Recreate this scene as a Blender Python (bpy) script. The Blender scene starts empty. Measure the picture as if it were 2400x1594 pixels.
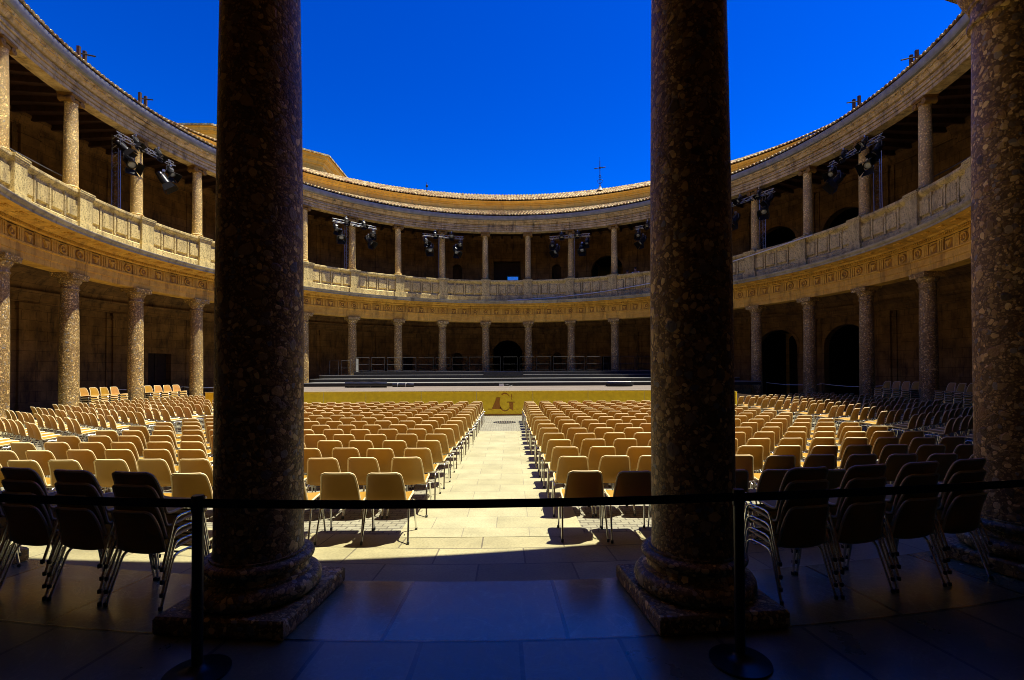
import bpy, bmesh, math, random
from math import sin, cos, pi, radians, sqrt, atan2, hypot
from mathutils import Vector, Matrix
random.seed(7)
SC = bpy.context.scene
COL = SC.collection

# ------------------------------------------------------------------ camera
cam_d = bpy.data.cameras.new("camera")
cam = bpy.data.objects.new("camera", cam_d); COL.objects.link(cam)
SC.camera = cam
CAM = Vector((0.25801, -20.65521, 1.78539))
yaw, pit, rol = 0.0128111, 0.0136116, -0.00433235
fwd = Vector((sin(yaw)*cos(pit), cos(yaw)*cos(pit), sin(pit)))
right0 = Vector((cos(yaw), -sin(yaw), 0))
up0 = right0.cross(fwd)
right = right0*cos(rol) + up0*sin(rol)
up = -right0*sin(rol) + up0*cos(rol)
right = right0*cos(-rol) + up0*sin(-rol)*-1
up = right.cross(fwd)
m = Matrix((right, up, -fwd)).transposed().to_4x4(); m.translation = CAM
cam.matrix_world = m
cam_d.sensor_width = 36.0
cam_d.lens = 1130.346/2400*36
cam_d.shift_x = -10.82/2400
cam_d.shift_y = 59.72/2400
cam_d.clip_start = 0.05; cam_d.clip_end = 3000

# ------------------------------------------------------------------ light
SUN_EL, SUN_AZ = radians(72), radians(6)
W = bpy.data.worlds.new("World"); SC.world = W; W.use_nodes = True
nt = W.node_tree; nt.nodes.clear()
sky = nt.nodes.new('ShaderNodeTexSky'); sky.sky_type = 'NISHITA'; sky.sun_disc = False
sky.sun_elevation = SUN_EL; sky.sun_rotation = pi/2 - SUN_AZ
sky.altitude = 700; sky.air_density = 1.0; sky.dust_density = 0.5; sky.ozone_density = 6.0
hs = nt.nodes.new('ShaderNodeHueSaturation'); hs.inputs['Saturation'].default_value = 1.3; hs.inputs['Hue'].default_value = 0.518
bg = nt.nodes.new('ShaderNodeBackground'); bg.inputs['Strength'].default_value = 0.050
ow = nt.nodes.new('ShaderNodeOutputWorld')
gm = nt.nodes.new('ShaderNodeGamma'); gm.inputs[1].default_value = 1.5
nt.links.new(sky.outputs[0], gm.inputs[0]); nt.links.new(gm.outputs[0], hs.inputs['Color']); nt.links.new(hs.outputs[0], bg.inputs[0]); nt.links.new(bg.outputs[0], ow.inputs[0])
sl = bpy.data.lights.new("sun", 'SUN'); sl.energy = 5.0; sl.angle = radians(0.5); sl.color = (1.0, 0.95, 0.80)
so = bpy.data.objects.new("sun", sl); COL.objects.link(so)
sdir = Vector((cos(SUN_EL)*cos(SUN_AZ), cos(SUN_EL)*sin(SUN_AZ), sin(SUN_EL)))
so.rotation_euler = sdir.to_track_quat('Z', 'Y').to_euler(); so.location = (40, 0, 60)
SC.view_settings.view_transform = 'Standard'; SC.view_settings.look = 'None'
SC.view_settings.exposure = 1.0; SC.view_settings.gamma = 1.0
SC.cycles.max_bounces = 6; SC.cycles.diffuse_bounces = 2; SC.cycles.glossy_bounces = 3
SC.cycles.use_denoising = True; SC.cycles.filter_width = 0.9

# ------------------------------------------------------------------ materials
def newmat(name):
    mt = bpy.data.materials.new(name); mt.use_nodes = True
    n = mt.node_tree; b = n.nodes['Principled BSDF']
    return mt, n, b
def N(n, t, **kw):
    x = n.nodes.new(t)
    for k, v in kw.items():
        if k.startswith('i_'): x.inputs[k[2:].replace('_', ' ')].default_value = v
        else: setattr(x, k, v)
    return x
def L(n, a, b): n.links.new(a, b)
def ramp(n, stops, interp='LINEAR'):
    r = n.nodes.new('ShaderNodeValToRGB'); r.color_ramp.interpolation = interp
    e = r.color_ramp.elements
    while len(e) < len(stops): e.new(0.5)
    for i, (p, c) in enumerate(stops):
        e[i].position = p; e[i].color = (c[0], c[1], c[2], 1)
    return r
def plain(name, col, rough=0.6, metal=0.0, spec=0.5, noise=0.0, nscale=8.0):
    mt, n, b = newmat(name)
    b.inputs['Base Color'].default_value = (*col, 1); b.inputs['Roughness'].default_value = rough
    b.inputs['Metallic'].default_value = metal
    b.inputs['Specular IOR Level'].default_value = spec
    if noise:
        tc = N(n, 'ShaderNodeTexCoord'); nz = N(n, 'ShaderNodeTexNoise', i_Scale=nscale, i_Detail=5.0)
        L(n, tc.outputs['Object'], nz.inputs['Vector'])
        r = ramp(n, [(0.3, [c*(1-noise) for c in col]), (0.7, [min(1, c*(1+noise)) for c in col])])
        L(n, nz.outputs['Fac'], r.inputs[0]); L(n, r.outputs[0], b.inputs['Base Color'])
    return mt
def mixc(n, fac, a, b, mode='MIX'):
    x = n.nodes.new('ShaderNodeMix'); x.data_type = 'RGBA'; x.blend_type = mode
    for s, v in ((x.inputs[0], fac), (x.inputs[6], a), (x.inputs[7], b)):
        if hasattr(v, 'is_linked') or hasattr(v, 'links'): n.links.new(v, s)
        elif isinstance(v, (int, float)): s.default_value = v
        else: s.default_value = (*v, 1)
    return x.outputs[2]
def pebble(name, tint=(1, 1, 1), big=9.0, small=38.0, rough=0.55, bump=0.5, t1=.55, soft=.15):
    """conglomerate stone: big and small rounded pebbles in a dark matrix"""
    mt, n, b = newmat(name)
    tc = N(n, 'ShaderNodeTexCoord'); oi = N(n, 'ShaderNodeObjectInfo')
    mp = N(n, 'ShaderNodeVectorMath', operation='ADD'); sc_ = N(n, 'ShaderNodeVectorMath', operation='SCALE'); sc_.inputs['Scale'].default_value = 37.0
    cx = N(n, 'ShaderNodeCombineXYZ')
    for i in range(3): L(n, oi.outputs['Random'], cx.inputs[i])
    L(n, cx.outputs[0], sc_.inputs[0]); L(n, tc.outputs['Object'], mp.inputs[0]); L(n, sc_.outputs[0], mp.inputs[1])
    wn = N(n, 'ShaderNodeTexNoise', i_Scale=7.0, i_Detail=2.0); L(n, mp.outputs[0], wn.inputs['Vector'])
    wm = N(n, 'ShaderNodeMixRGB'); wm.blend_type = 'ADD'; wm.inputs[0].default_value = 0.09
    L(n, mp.outputs[0], wm.inputs[1]); L(n, wn.outputs['Color'], wm.inputs[2])
    def layer(scale, thr):
        v = N(n, 'ShaderNodeTexVoronoi', i_Scale=scale); v.inputs['Randomness'].default_value = 1.0
        L(n, wm.outputs[0], v.inputs['Vector'])
        sx = N(n, 'ShaderNodeSeparateColor'); L(n, v.outputs['Color'], sx.inputs[0])
        # pebble radius varies per cell
        mr = N(n, 'ShaderNodeMapRange'); mr.inputs[1].default_value = 0; mr.inputs[2].default_value = 1
        mr.inputs[3].default_value = thr*0.28; mr.inputs[4].default_value = thr
        L(n, sx.outputs[1], mr.inputs[0])
        sb = N(n, 'ShaderNodeMath', operation='SUBTRACT'); L(n, mr.outputs[0], sb.inputs[0]); L(n, v.outputs['Distance'], sb.inputs[1])
        ms = N(n, 'ShaderNodeMapRange'); ms.inputs[1].default_value = 0; ms.inputs[2].default_value = 0.07; L(n, sb.outputs[0], ms.inputs[0])
        return ms.outputs[0], sx.outputs[0]
    mk1, c1 = layer(big, t1); mk2, c2 = layer(small, 0.68); mk3, c3 = layer(small*2.4, 0.74)
    T = lambda c: [c[i]*tint[i] for i in range(3)]
    r1 = ramp(n, [(0, T((.06, .055, .05))), (.25, T((.36, .28, .17))), (.40, (.15, .165, .18)), (.65, T((.55, .46, .31))), (.85, T((.24, .15, .08))), (1, T((.68, .62, .48)))])
    r2 = ramp(n, [(0, T((.06, .045, .03))), (.3, T((.44, .35, .22))), (.5, T((.12, .085, .05))), (.62, (.26, .27, .27)), (.8, T((.66, .57, .40))), (1, T((.80, .74, .60)))])
    r3 = ramp(n, [(0, T((.16, .12, .08))), (.5, T((.34, .26, .16))), (1, T((.52, .44, .30)))])
    L(n, c1, r1.inputs[0]); L(n, c2, r2.inputs[0]); L(n, c3, r3.inputs[0])
    base = T((.13, .095, .055))
    o = mixc(n, mk3, base, r3.outputs[0]); o = mixc(n, mk2, o, r2.outputs[0]); o = mixc(n, mk1, o, r1.outputs[0])
    nz = N(n, 'ShaderNodeTexNoise', i_Scale=1.1, i_Detail=4.0); L(n, mp.outputs[0], nz.inputs['Vector'])
    o = mixc(n, soft, o, T((.36, .29, .19)))
    st = ramp(n, [(.35, (.72, .66, .6)), (.62, (1.0, 1.0, 1.0))]); L(n, nz.outputs['Fac'], st.inputs[0])
    o = mixc(n, 1.0, o, st.outputs[0], 'MULTIPLY')
    L(n, o, b.inputs['Base Color']); b.inputs['Roughness'].default_value = rough
    ad = N(n, 'ShaderNodeMath', operation='ADD'); L(n, mk1, ad.inputs[0]); L(n, mk2, ad.inputs[1])
    fn = N(n, 'ShaderNodeTexNoise', i_Scale=60.0, i_Detail=3.0); L(n, mp.outputs[0], fn.inputs['Vector'])
    ad2 = N(n, 'ShaderNodeMath', operation='ADD'); L(n, ad.outputs[0], ad2.inputs[0]); L(n, fn.outputs['Fac'], ad2.inputs[1])
    bp = N(n, 'ShaderNodeBump'); bp.inputs['Strength'].default_value = bump; bp.inputs['Distance'].default_value = 0.012
    L(n, ad2.outputs[0], bp.inputs['Height']); L(n, bp.outputs[0], b.inputs['Normal'])
    return mt
def stone(name, c0, c1, stain=(.12, .09, .06), stain_amt=.5, scale=2.0, rough=.8, streak=True, spots=.3, joints=None, bump=.35):
    mt, n, b = newmat(name)
    tc = N(n, 'ShaderNodeTexCoord')
    nz = N(n, 'ShaderNodeTexNoise', i_Scale=scale, i_Detail=8.0, i_Roughness=.65); L(n, tc.outputs['Object'], nz.inputs['Vector'])
    r = ramp(n, [(.3, c0), (.7, c1)]); L(n, nz.outputs['Fac'], r.inputs[0]); o = r.outputs[0]
    mp = N(n, 'ShaderNodeMapping'); mp.inputs['Scale'].default_value = (1.6, 1.6, .35 if streak else 1.6); L(n, tc.outputs['Object'], mp.inputs[0])
    n2 = N(n, 'ShaderNodeTexNoise', i_Scale=1.7, i_Detail=9.0, i_Roughness=.7); L(n, mp.outputs[0], n2.inputs['Vector'])
    m2 = ramp(n, [(.50, (0, 0, 0)), (.68, (stain_amt,)*3)]); L(n, n2.outputs['Fac'], m2.inputs[0])
    o = mixc(n, m2.outputs[0], o, stain)
    n3 = N(n, 'ShaderNodeTexNoise', i_Scale=22.0, i_Detail=4.0); L(n, tc.outputs['Object'], n3.inputs['Vector'])
    m3 = ramp(n, [(.54 if spots > .8 else .56, (0, 0, 0)), (.64 if spots > .8 else .72, (spots,)*3)]); L(n, n3.outputs['Fac'], m3.inputs[0])
    o = mixc(n, m3.outputs[0], o, [x*.35 for x in c0])
    hgt = n3.outputs['Fac']
    if joints:
        uv = N(n, 'ShaderNodeUVMap')
        bk = N(n, 'ShaderNodeTexBrick'); bk.inputs['Scale'].default_value = 1.0
        bk.inputs['Brick Width'].default_value = joints[0]; bk.inputs['Row Height'].default_value = joints[1]
        bk.inputs['Mortar Size'].default_value = joints[2]; bk.inputs['Mortar Smooth'].default_value = .3
        bk.inputs['Color1'].default_value = (1, 1, 1, 1); bk.inputs['Color2'].default_value = (.78, .76, .72, 1); bk.inputs['Mortar'].default_value = (.3, .27, .22, 1)
        L(n, uv.outputs[0], bk.inputs['Vector']); o = mixc(n, 1.0, o, bk.outputs['Color'], 'MULTIPLY')
    L(n, o, b.inputs['Base Color']); b.inputs['Roughness'].default_value = rough
    bp = N(n, 'ShaderNodeBump'); bp.inputs['Strength'].default_value = bump; bp.inputs['Distance'].default_value = .02
    L(n, hgt, bp.inputs['Height']); L(n, bp.outputs[0], b.inputs['Normal'])
    return mt
def paving(name, cA, cB, mortar, bw, rh, ms=.016, rough=.75, var=.25, offset=.5, uvmap=True, bump=.3, spec=.4, squash=1.0, distort=0.0, veins=0):
    mt, n, b = newmat(name)
    if uvmap: v = N(n, 'ShaderNodeUVMap').outputs[0]
    else: v = N(n, 'ShaderNodeTexCoord').outputs['Object']
    v0 = v
    if distort:
        nn = N(n, 'ShaderNodeTexNoise', i_Scale=1.3, i_Detail=2.0); L(n, v, nn.inputs['Vector'])
        mm = N(n, 'ShaderNodeMixRGB'); mm.blend_type = 'ADD'; mm.inputs[0].default_value = distort
        L(n, v, mm.inputs[1]); L(n, nn.outputs['Color'], mm.inputs[2]); v = mm.outputs[0]
    bk = N(n, 'ShaderNodeTexBrick'); bk.offset = offset
    bk.inputs['Scale'].default_value = 1; bk.inputs['Brick Width'].default_value = bw; bk.inputs['Row Height'].default_value = rh
    bk.inputs['Mortar Size'].default_value = ms; bk.inputs['Mortar Smooth'].default_value = .2; bk.inputs['Bias'].default_value = 0
    bk.inputs['Color1'].default_value = (*cA, 1); bk.inputs['Color2'].default_value = (*cB, 1); bk.inputs['Mortar'].default_value = (*mortar, 1)
    L(n, v, bk.inputs['Vector'])
    nz = N(n, 'ShaderNodeTexNoise', i_Scale=2.2, i_Detail=8.0, i_Roughness=.62); L(n, v0, nz.inputs['Vector'])
    r = ramp(n, [(.3, (1-var,)*3), (.7, (1+var*.3,)*3)]); L(n, nz.outputs['Fac'], r.inputs[0])
    o = mixc(n, 1.0, bk.outputs['Color'], r.outputs[0], 'MULTIPLY')
    sp = N(n, 'ShaderNodeTexNoise', i_Scale=45.0, i_Detail=3.0); L(n, v0, sp.inputs['Vector'])
    rs = ramp(n, [(.3, (.82, .82, .82)), (.6, (1.05, 1.05, 1.05))]); L(n, sp.outputs['Fac'], rs.inputs[0])
    o = mixc(n, 1.0, o, rs.outputs[0], 'MULTIPLY')
    if veins:
        wv = N(n, 'ShaderNodeTexNoise', i_Scale=1.6, i_Detail=7.0, i_Roughness=.6, i_Distortion=1.6); L(n, v0, wv.inputs['Vector'])
        rv = ramp(n, [(.485, (0, 0, 0)), (.5, (veins,)*3), (.515, (0, 0, 0))]); L(n, wv.outputs['Fac'], rv.inputs[0])
        o = mixc(n, rv.outputs[0], o, [min(1, x*2.6) for x in cA])
    L(n, o, b.inputs['Base Color'])
    rr = N(n, 'ShaderNodeMapRange'); rr.inputs[3].default_value = rough-.1; rr.inputs[4].default_value = rough+.1; L(n, nz.outputs['Fac'], rr.inputs[0]); L(n, rr.outputs[0], b.inputs['Roughness'])
    b.inputs['Specular IOR Level'].default_value = min(spec, .5)
    if spec > .8: b.inputs['IOR'].default_value = 2.3 if spec > .92 else 2.0
    ih = N(n, 'ShaderNodeMath', operation='MULTIPLY_ADD'); ih.inputs[1].default_value = -1.0
    L(n, bk.outputs['Fac'], ih.inputs[0]); s2 = N(n, 'ShaderNodeMath', operation='MULTIPLY'); s2.inputs[1].default_value = .25; L(n, sp.outputs['Fac'], s2.inputs[0]); L(n, s2.outputs[0], ih.inputs[2])
    bp = N(n, 'ShaderNodeBump'); bp.inputs['Strength'].default_value = bump; bp.inputs['Distance'].default_value = .01
    L(n, ih.outputs[0], bp.inputs['Height']); L(n, bp.outputs[0], b.inputs['Normal'])
    return mt
def shellmat(name, c):
    mt, n, b = newmat(name)
    oi = N(n, 'ShaderNodeNewGeometry')
    r = ramp(n, [(0, [c[0]*.80, c[1]*.82, c[2]*.6]), (.45, c), (.75, [c[0]*1.05, c[1]*.97, c[2]*1.9]), (1, [c[0]*1.16, c[1]*1.1, c[2]*2.3])]); L(n, oi.outputs['Random Per Island'], r.inputs[0])
    tc = N(n, 'ShaderNodeTexCoord'); nz = N(n, 'ShaderNodeTexNoise', i_Scale=5.0, i_Detail=4.0); L(n, tc.outputs['Object'], nz.inputs['Vector'])
    r2 = ramp(n, [(.3, (.86, .84, .8)), (.7, (1.04, 1.04, 1.04))]); L(n, nz.outputs['Fac'], r2.inputs[0])
    o = mixc(n, 1.0, r.outputs[0], r2.outputs[0], 'MULTIPLY'); L(n, o, b.inputs['Base Color'])
    b.inputs['Roughness'].default_value = .42
    tr = N(n, 'ShaderNodeBsdfTranslucent'); tr.inputs[0].default_value = (c[0]*1.1, c[1]*.85, c[2]*.45, 1)
    mx = N(n, 'ShaderNodeMixShader'); mx.inputs[0].default_value = .15
    L(n, b.outputs[0], mx.inputs[1]); L(n, tr.outputs[0], mx.inputs[2]); L(n, mx.outputs[0], n.nodes['Material Output'].inputs[0])
    n3 = N(n, 'ShaderNodeTexNoise', i_Scale=160.0); L(n, tc.outputs['Object'], n3.inputs['Vector'])
    bp = N(n, 'ShaderNodeBump'); bp.inputs['Strength'].default_value = .06; bp.inputs['Distance'].default_value = .002
    L(n, n3.outputs['Fac'], bp.inputs['Height']); L(n, bp.outputs[0], b.inputs['Normal'])
    return mt

M = {}
M['pebble'] = pebble('conglomerate_stone', (1.42, 1.18, .60), big=9.5, small=21.0, t1=.48, soft=.06)
M['pebble_pale'] = pebble('pale_conglomerate', (2.2, 1.9, .88), big=11.0, small=26.0, bump=.4, t1=.42, soft=.30)
M['parapet'] = stone('cream_pitted_stone', (.56, .41, .135), (.86, .67, .27), stain=(.14, .10, .055), stain_amt=.8, scale=5.0, spots=.95, joints=(1.6, 9, .01), bump=.6)
M['parapet_plain'] = stone('cream_pitted_pedestal_stone', (.50, .37, .12), (.78, .61, .24), stain=(.13, .095, .05), stain_amt=.8, scale=5.0, spots=.95, bump=.6)
M['entab'] = stone('ochre_sandstone', (.70, .36, .045), (.92, .56, .09), stain=(.17, .085, .02), stain_amt=.6, scale=3.0, joints=(1.67, 9, .006))
M['relief'] = stone('painted_shade_stone', (.30, .145, .022), (.44, .23, .04), stain=(.08, .04, .015), scale=4.0)  # dark tone paints in the groove shade of the frieze carving
M['cornice'] = stone('grey_weathered_stone', (.34, .30, .20), (.52, .47, .33), stain=(.10, .09, .08), stain_amt=.75, scale=3.0, joints=(1.1, 9, .006))
M['upper_entab'] = stone('weathered_brown_stone', (.46, .28, .08), (.84, .64, .30), stain=(.07, .055, .035), stain_amt=.8, scale=3.5, joints=(1.4, 9, .008), bump=.6)
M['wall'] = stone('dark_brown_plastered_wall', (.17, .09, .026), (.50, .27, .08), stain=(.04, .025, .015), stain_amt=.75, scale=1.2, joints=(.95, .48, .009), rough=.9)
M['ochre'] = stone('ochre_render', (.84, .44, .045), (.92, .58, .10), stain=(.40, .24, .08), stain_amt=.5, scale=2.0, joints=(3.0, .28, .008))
M['wood_dark'] = stone('dark_timber', (.055, .022, .010), (.11, .05, .022), stain=(.02, .01, .006), stain_amt=.5, scale=4.0, bump=.2)
M['door'] = stone('old_door_wood', (.030, .014, .008), (.055, .028, .014), stain=(.015, .008, .005), scale=5.0, bump=.2)
M['gutter'] = plain('grey_lead_gutter', (.24, .24, .23), .55, .2, noise=.25, nscale=3)
def tilemat():
    mt, n, b = newmat('clay_roof_tile')
    uv = N(n, 'ShaderNodeUVMap'); sx = N(n, 'ShaderNodeVectorMath', operation='FLOOR'); L(n, uv.outputs[0], sx.inputs[0])
    wn = N(n, 'ShaderNodeTexWhiteNoise'); wn.noise_dimensions = '2D'; L(n, sx.outputs[0], wn.inputs['Vector'])
    r = ramp(n, [(0, (.16, .085, .03)), (.2, (.46, .30, .10)), (.6, (.62, .48, .20)), (.82, (.34, .17, .055)), (1, (.74, .64, .34))]); L(n, wn.outputs['Value'], r.inputs[0])
    tc = N(n, 'ShaderNodeTexCoord'); nz = N(n, 'ShaderNodeTexNoise', i_Scale=9.0, i_Detail=6.0); L(n, tc.outputs['Object'], nz.inputs['Vector'])
    r2 = ramp(n, [(.35, (.45, .42, .36)), (.6, (1.05, 1.05, 1.05))]); L(n, nz.outputs['Fac'], r2.inputs[0])
    L(n, mixc(n, 1.0, r.outputs[0], r2.outputs[0], 'MULTIPLY'), b.inputs['Base Color']); b.inputs['Roughness'].default_value = .85
    return mt
M['tile'] = tilemat()
M['cobble'] = paving('small_grey_cobbles', (.30, .28, .19), (.24, .22, .145), (.13, .115, .08), .16, .085, ms=.009, rough=.8, uvmap=False, bump=.6, distort=.10)
M['path'] = paving('pale_limestone_slabs', (.40, .365, .205), (.35, .315, .17), (.26, .23, .14), .74, .42, ms=.006, rough=.65, uvmap=True, var=.24, bump=.2)
M['border'] = paving('pale_border_slabs', (.39, .345, .18), (.31, .27, .135), (.16, .135, .08), .86, .40, ms=.009, rough=.6, uvmap=True, var=.3, bump=.2)
M['gallery'] = paving('polished_grey_slabs', (.21, .20, .11), (.13, .13, .07), (.006, .006, .006), .66, .92, ms=.016, rough=.30, uvmap=True, var=.3, spec=.9, bump=.12, veins=.14)
M['threshold'] = paving('polished_grey_threshold_slabs', (.26, .26, .135), (.18, .18, .09), (.006, .006, .006), 1.21, .93, ms=.016, rough=.24, uvmap=True, var=.3, spec=.95, bump=.12, offset=0, veins=.16)
M['ground'] = plain('dry_ground', (.22, .17, .10), .95, noise=.3, nscale=.1)
M['shell'] = shellmat('tan_moulded_plastic', (.49, .268, .034))
M['rim'] = plain('painted_highlight_edge', (.80, .62, .32), .45, noise=.08)  # paler than the shell: sun highlight on the chair lip, painted in
M['chrome'] = plain('chromed_steel', (.72, .72, .70), .22, 1.0)
M['rubber'] = plain('black_rubber', (.02, .02, .02), .6)
M['black'] = plain('black_painted_metal', (.012, .012, .014), .35, .3)
M['belt'] = plain('black_webbing', (.012, .011, .012), .8)
M['stage_black'] = plain('black_stage_paint', (.012, .013, .016), .5, noise=.3)
M['nosing'] = plain('pale_step_edge', (.75, .73, .66), .5)
M['tread'] = plain('painted_sunlit_tread', (.19, .185, .17), .6, noise=.2, nscale=2)  # grey in place of black: sunlight on the step tops put into the colour
M['deck'] = stone('worn_stage_planks', (.15, .118, .092), (.21, .17, .135), stain=(.10, .08, .065), stain_amt=.4, scale=1.5, streak=False, joints=(9, .12, .004))
M['yellow'] = plain('mustard_painted_plywood', (.95, .66, .02), .45, noise=.10, nscale=6)
M['yellow_dark'] = plain('amber_cutout_paint', (.42, .16, .010), .5, noise=.12, nscale=8)
M['seam'] = plain('pale_trim', (.75, .60, .22), .5)
M['steel'] = plain('galvanised_steel', (.10, .10, .10), .5, .5)
M['alu'] = plain('bright_aluminium', (.45, .45, .45), .35, .9)
M['rail_shaded'] = plain('painted_shade_steel', (.018, .018, .018), .7, .1)  # darker copy of the rail steel, shadow painted into its colour
M['lens'] = plain('glass_lens', (.25, .27, .30), .08, .0, 1.0)
M['iron'] = plain('dark_iron', (.02, .022, .03), .6, .6)
M['pane'] = plain('dusty_window_glass', (.50, .60, .66), .25); M['pane'].node_tree.nodes['Principled BSDF'].inputs['Transmission Weight'].default_value = .8
M['rope'] = plain('white_rope', (.70, .68, .62), .8)
M['brick'] = plain('dark_brick_post', (.05, .022, .016), .85, noise=.3)
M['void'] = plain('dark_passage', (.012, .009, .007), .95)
M['skin'] = plain('skin', (.50, .28, .18), .6)
M['hair'] = plain('dark_hair', (.025, .015, .01), .6)
M['white_cloth'] = plain('white_cotton', (.78, .78, .80), .85)
M['navy_cloth'] = plain('navy_cloth', (.015, .02, .05), .85)
M['grey_cloth'] = plain('grey_cloth', (.12, .12, .13), .85)
M['foil'] = plain('wrinkled_black_cover', (.015, .015, .018), .25)

# ------------------------------------------------------------------ helpers
class MB:
    def __init__(s): s.v = []; s.f = []; s.uv = None
    def add(s, vs, fs):
        o = len(s.v); s.v += [tuple(v) for v in vs]; s.f += [tuple(i+o for i in f) for f in fs]
    def box(s, cx, cy, cz, sx, sy, sz, rz=0.0, tilt=None):
        vs = []
        for dz in (-.5, .5):
            for dx, dy in ((-.5, -.5), (.5, -.5), (.5, .5), (-.5, .5)):
                x, y = dx*sx, dy*sy
                vs.append((cx+x*cos(rz)-y*sin(rz), cy+x*sin(rz)+y*cos(rz), cz+dz*sz))
        s.add(vs, [(3, 2, 1, 0), (4, 5, 6, 7), (0, 1, 5, 4), (1, 2, 6, 5), (2, 3, 7, 6), (3, 0, 4, 7)])
    def pbox(s, r0, r1, a, w, z0, z1):
        """box on the ring at angle a (radians from +Y towards +X), radial r0..r1, tangential width w"""
        e = (sin(a), cos(a)); t = (cos(a), -sin(a)); vs = []
        for z in (z0, z1):
            for r, u in ((r0, -w/2), (r1, -w/2), (r1, w/2), (r0, w/2)):
                vs.append((e[0]*r+t[0]*u, e[1]*r+t[1]*u, z))
        s.add(vs, [(0, 1, 2, 3), (7, 6, 5, 4), (4, 5, 1, 0), (5, 6, 2, 1), (6, 7, 3, 2), (7, 4, 0, 3)])
    def tube(s, pts, r, n=8, caps=True, r2=None):
        pts = [Vector(p) for p in pts]; rings = []
        prev = None
        for i, p in enumerate(pts):
            if i == 0: d = pts[1]-p
            elif i == len(pts)-1: d = p-pts[i-1]
            else: d = (pts[i+1]-p).normalized()+(p-pts[i-1]).normalized()
            d.normalize()
            if prev is None:
                a = d.orthogonal().normalized()
            else:
                a = (prev - d*prev.dot(d)).normalized()
            prev = a; b_ = d.cross(a)
            rr = r if r2 is None else r+(r2-r)*i/(len(pts)-1)
            rings.append([p+a*rr*cos(2*pi*k/n)+b_*rr*sin(2*pi*k/n) for k in range(n)])
        vs = [v for rg in rings for v in rg]; fs = []
        for i in range(len(rings)-1):
            for k in range(n):
                k2 = (k+1) % n; fs.append((i*n+k, i*n+k2, (i+1)*n+k2, (i+1)*n+k))
        if caps: fs.append(tuple(range(n-1, -1, -1))); fs.append(tuple((len(rings)-1)*n+k for k in range(n)))
        s.add(vs, fs)
    def lathe(s, prof, n=32, cx=0, cy=0, caps=True):
        vs = []
        for r, z in prof:
            for k in range(n): vs.append((cx+r*cos(2*pi*k/n), cy+r*sin(2*pi*k/n), z))
        fs = []
        for i in range(len(prof)-1):
            for k in range(n):
                k2 = (k+1) % n; fs.append((i*n+k, i*n+k2, (i+1)*n+k2, (i+1)*n+k))
        if caps: fs.append(tuple(range(n-1, -1, -1))); fs.append(tuple((len(prof)-1)*n+k for k in range(n)))
        s.add(vs, fs)
    def xform(s, mat, start=0):
        s.v = s.v[:start]+[tuple(mat @ Vector(v)) for v in s.v[start:]]
    def build(s, name, mat, parent=None, smooth=False, sharp=None):
        me = bpy.data.meshes.new(name); me.from_pydata(s.v, [], s.f)
        if s.uv:
            ul = me.uv_layers.new(name='UVMap')
            for lp in me.loops: ul.data[lp.index].uv = s.uv[lp.vertex_index]
        if isinstance(mat, (list, tuple)):
            for x in mat: me.materials.append(x)
        else: me.materials.append(mat)
        if smooth:
            me.shade_smooth()
            if sharp: me.set_sharp_from_angle(angle=radians(sharp))
        me.update()
        o = bpy.data.objects.new(name, me); COL.objects.link(o)
        if parent: o.parent = parent
        return o
def tag(o, label=None, cat=None, group=None, kind=None):
    if label: o['label'] = label
    if cat: o['category'] = cat
    if group: o['group'] = group
    if kind: o['kind'] = kind
    return o
def empty(name, loc=(0, 0, 0), rz=0.0, **kw):
    o = bpy.data.objects.new(name, None); COL.objects.link(o); o.location = loc; o.rotation_euler = (0, 0, rz)
    o.empty_display_size = .2
    tag(o, **kw); return o
KIDS = {}
def copy_tree(o, parent=None):
    c = o.copy(); COL.objects.link(c); c.parent = parent
    for ch in list(o.children): copy_tree(ch, c)
    return c
def ring(prof, n=256, a0=0.0, a1=2*pi, closed_prof=False, umode='arc', ur=None):
    """revolve (r,z) profile; UV u = arc length at ur, v = running length"""
    mb = MB(); full = abs(a1-a0-2*pi) < 1e-6; prof = list(prof)
    if closed_prof: prof = prof+[prof[0]]
    ln = [0.0]
    for i in range(1, len(prof)): ln.append(ln[-1]+hypot(prof[i][0]-prof[i-1][0], prof[i][1]-prof[i-1][1]))
    uvs = []
    R_ = ur or sum(p[0] for p in prof)/len(prof)
    for k in range(n+1):
        a = a0+(a1-a0)*k/n
        for i, (r, z) in enumerate(prof):
            mb.v.append((r*sin(a), r*cos(a), z)); uvs.append((R_*a, ln[i]))
    P = len(prof)
    for k in range(n):
        for i in range(P-1):
            mb.f.append((k*P+i, (k+1)*P+i, (k+1)*P+i+1, k*P+i+1))
    mb.uv = uvs
    return mb
ANG = radians(11.25)
def colang(k): return (abs(k)-.5)*ANG*(1 if k > 0 else -1)
R = 17.0

# ------------------------------------------------------------------ ground sheets
g = MB(); g.add([(-1500, -1500, -.03), (1500, -1500, -.03), (1500, 1500, -.03), (-1500, 1500, -.03)], [(0, 1, 2, 3)])
tag(g.build('ground', M['ground']), kind='structure')
def disc(r0, r1, z, n=160):
    mb = MB(); uvs = []
    for k in range(n):
        a = 2*pi*k/n
        for r in (r0, r1): mb.v.append((r*sin(a), r*cos(a), z))
    for k in range(n):
        k2 = (k+1) % n; mb.f.append((2*k, 2*k+1, 2*k2+1, 2*k2))
    return mb
cb = MB(); n = 160; cb.v = [(15.6*sin(2*pi*k/n), 15.6*cos(2*pi*k/n), 0) for k in range(n)]; cb.f = [tuple(range(n-1, -1, -1))]
tag(cb.build('courtyard_paving', M['cobble']), kind='structure')
rb = ring([(15.35, .004), (15.75, .004), (16.1, .004), (16.52, .004)][::-1], 320, ur=16.0)
rb.uv = [(v[0], v[1]+.03) for v in rb.uv]
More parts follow.
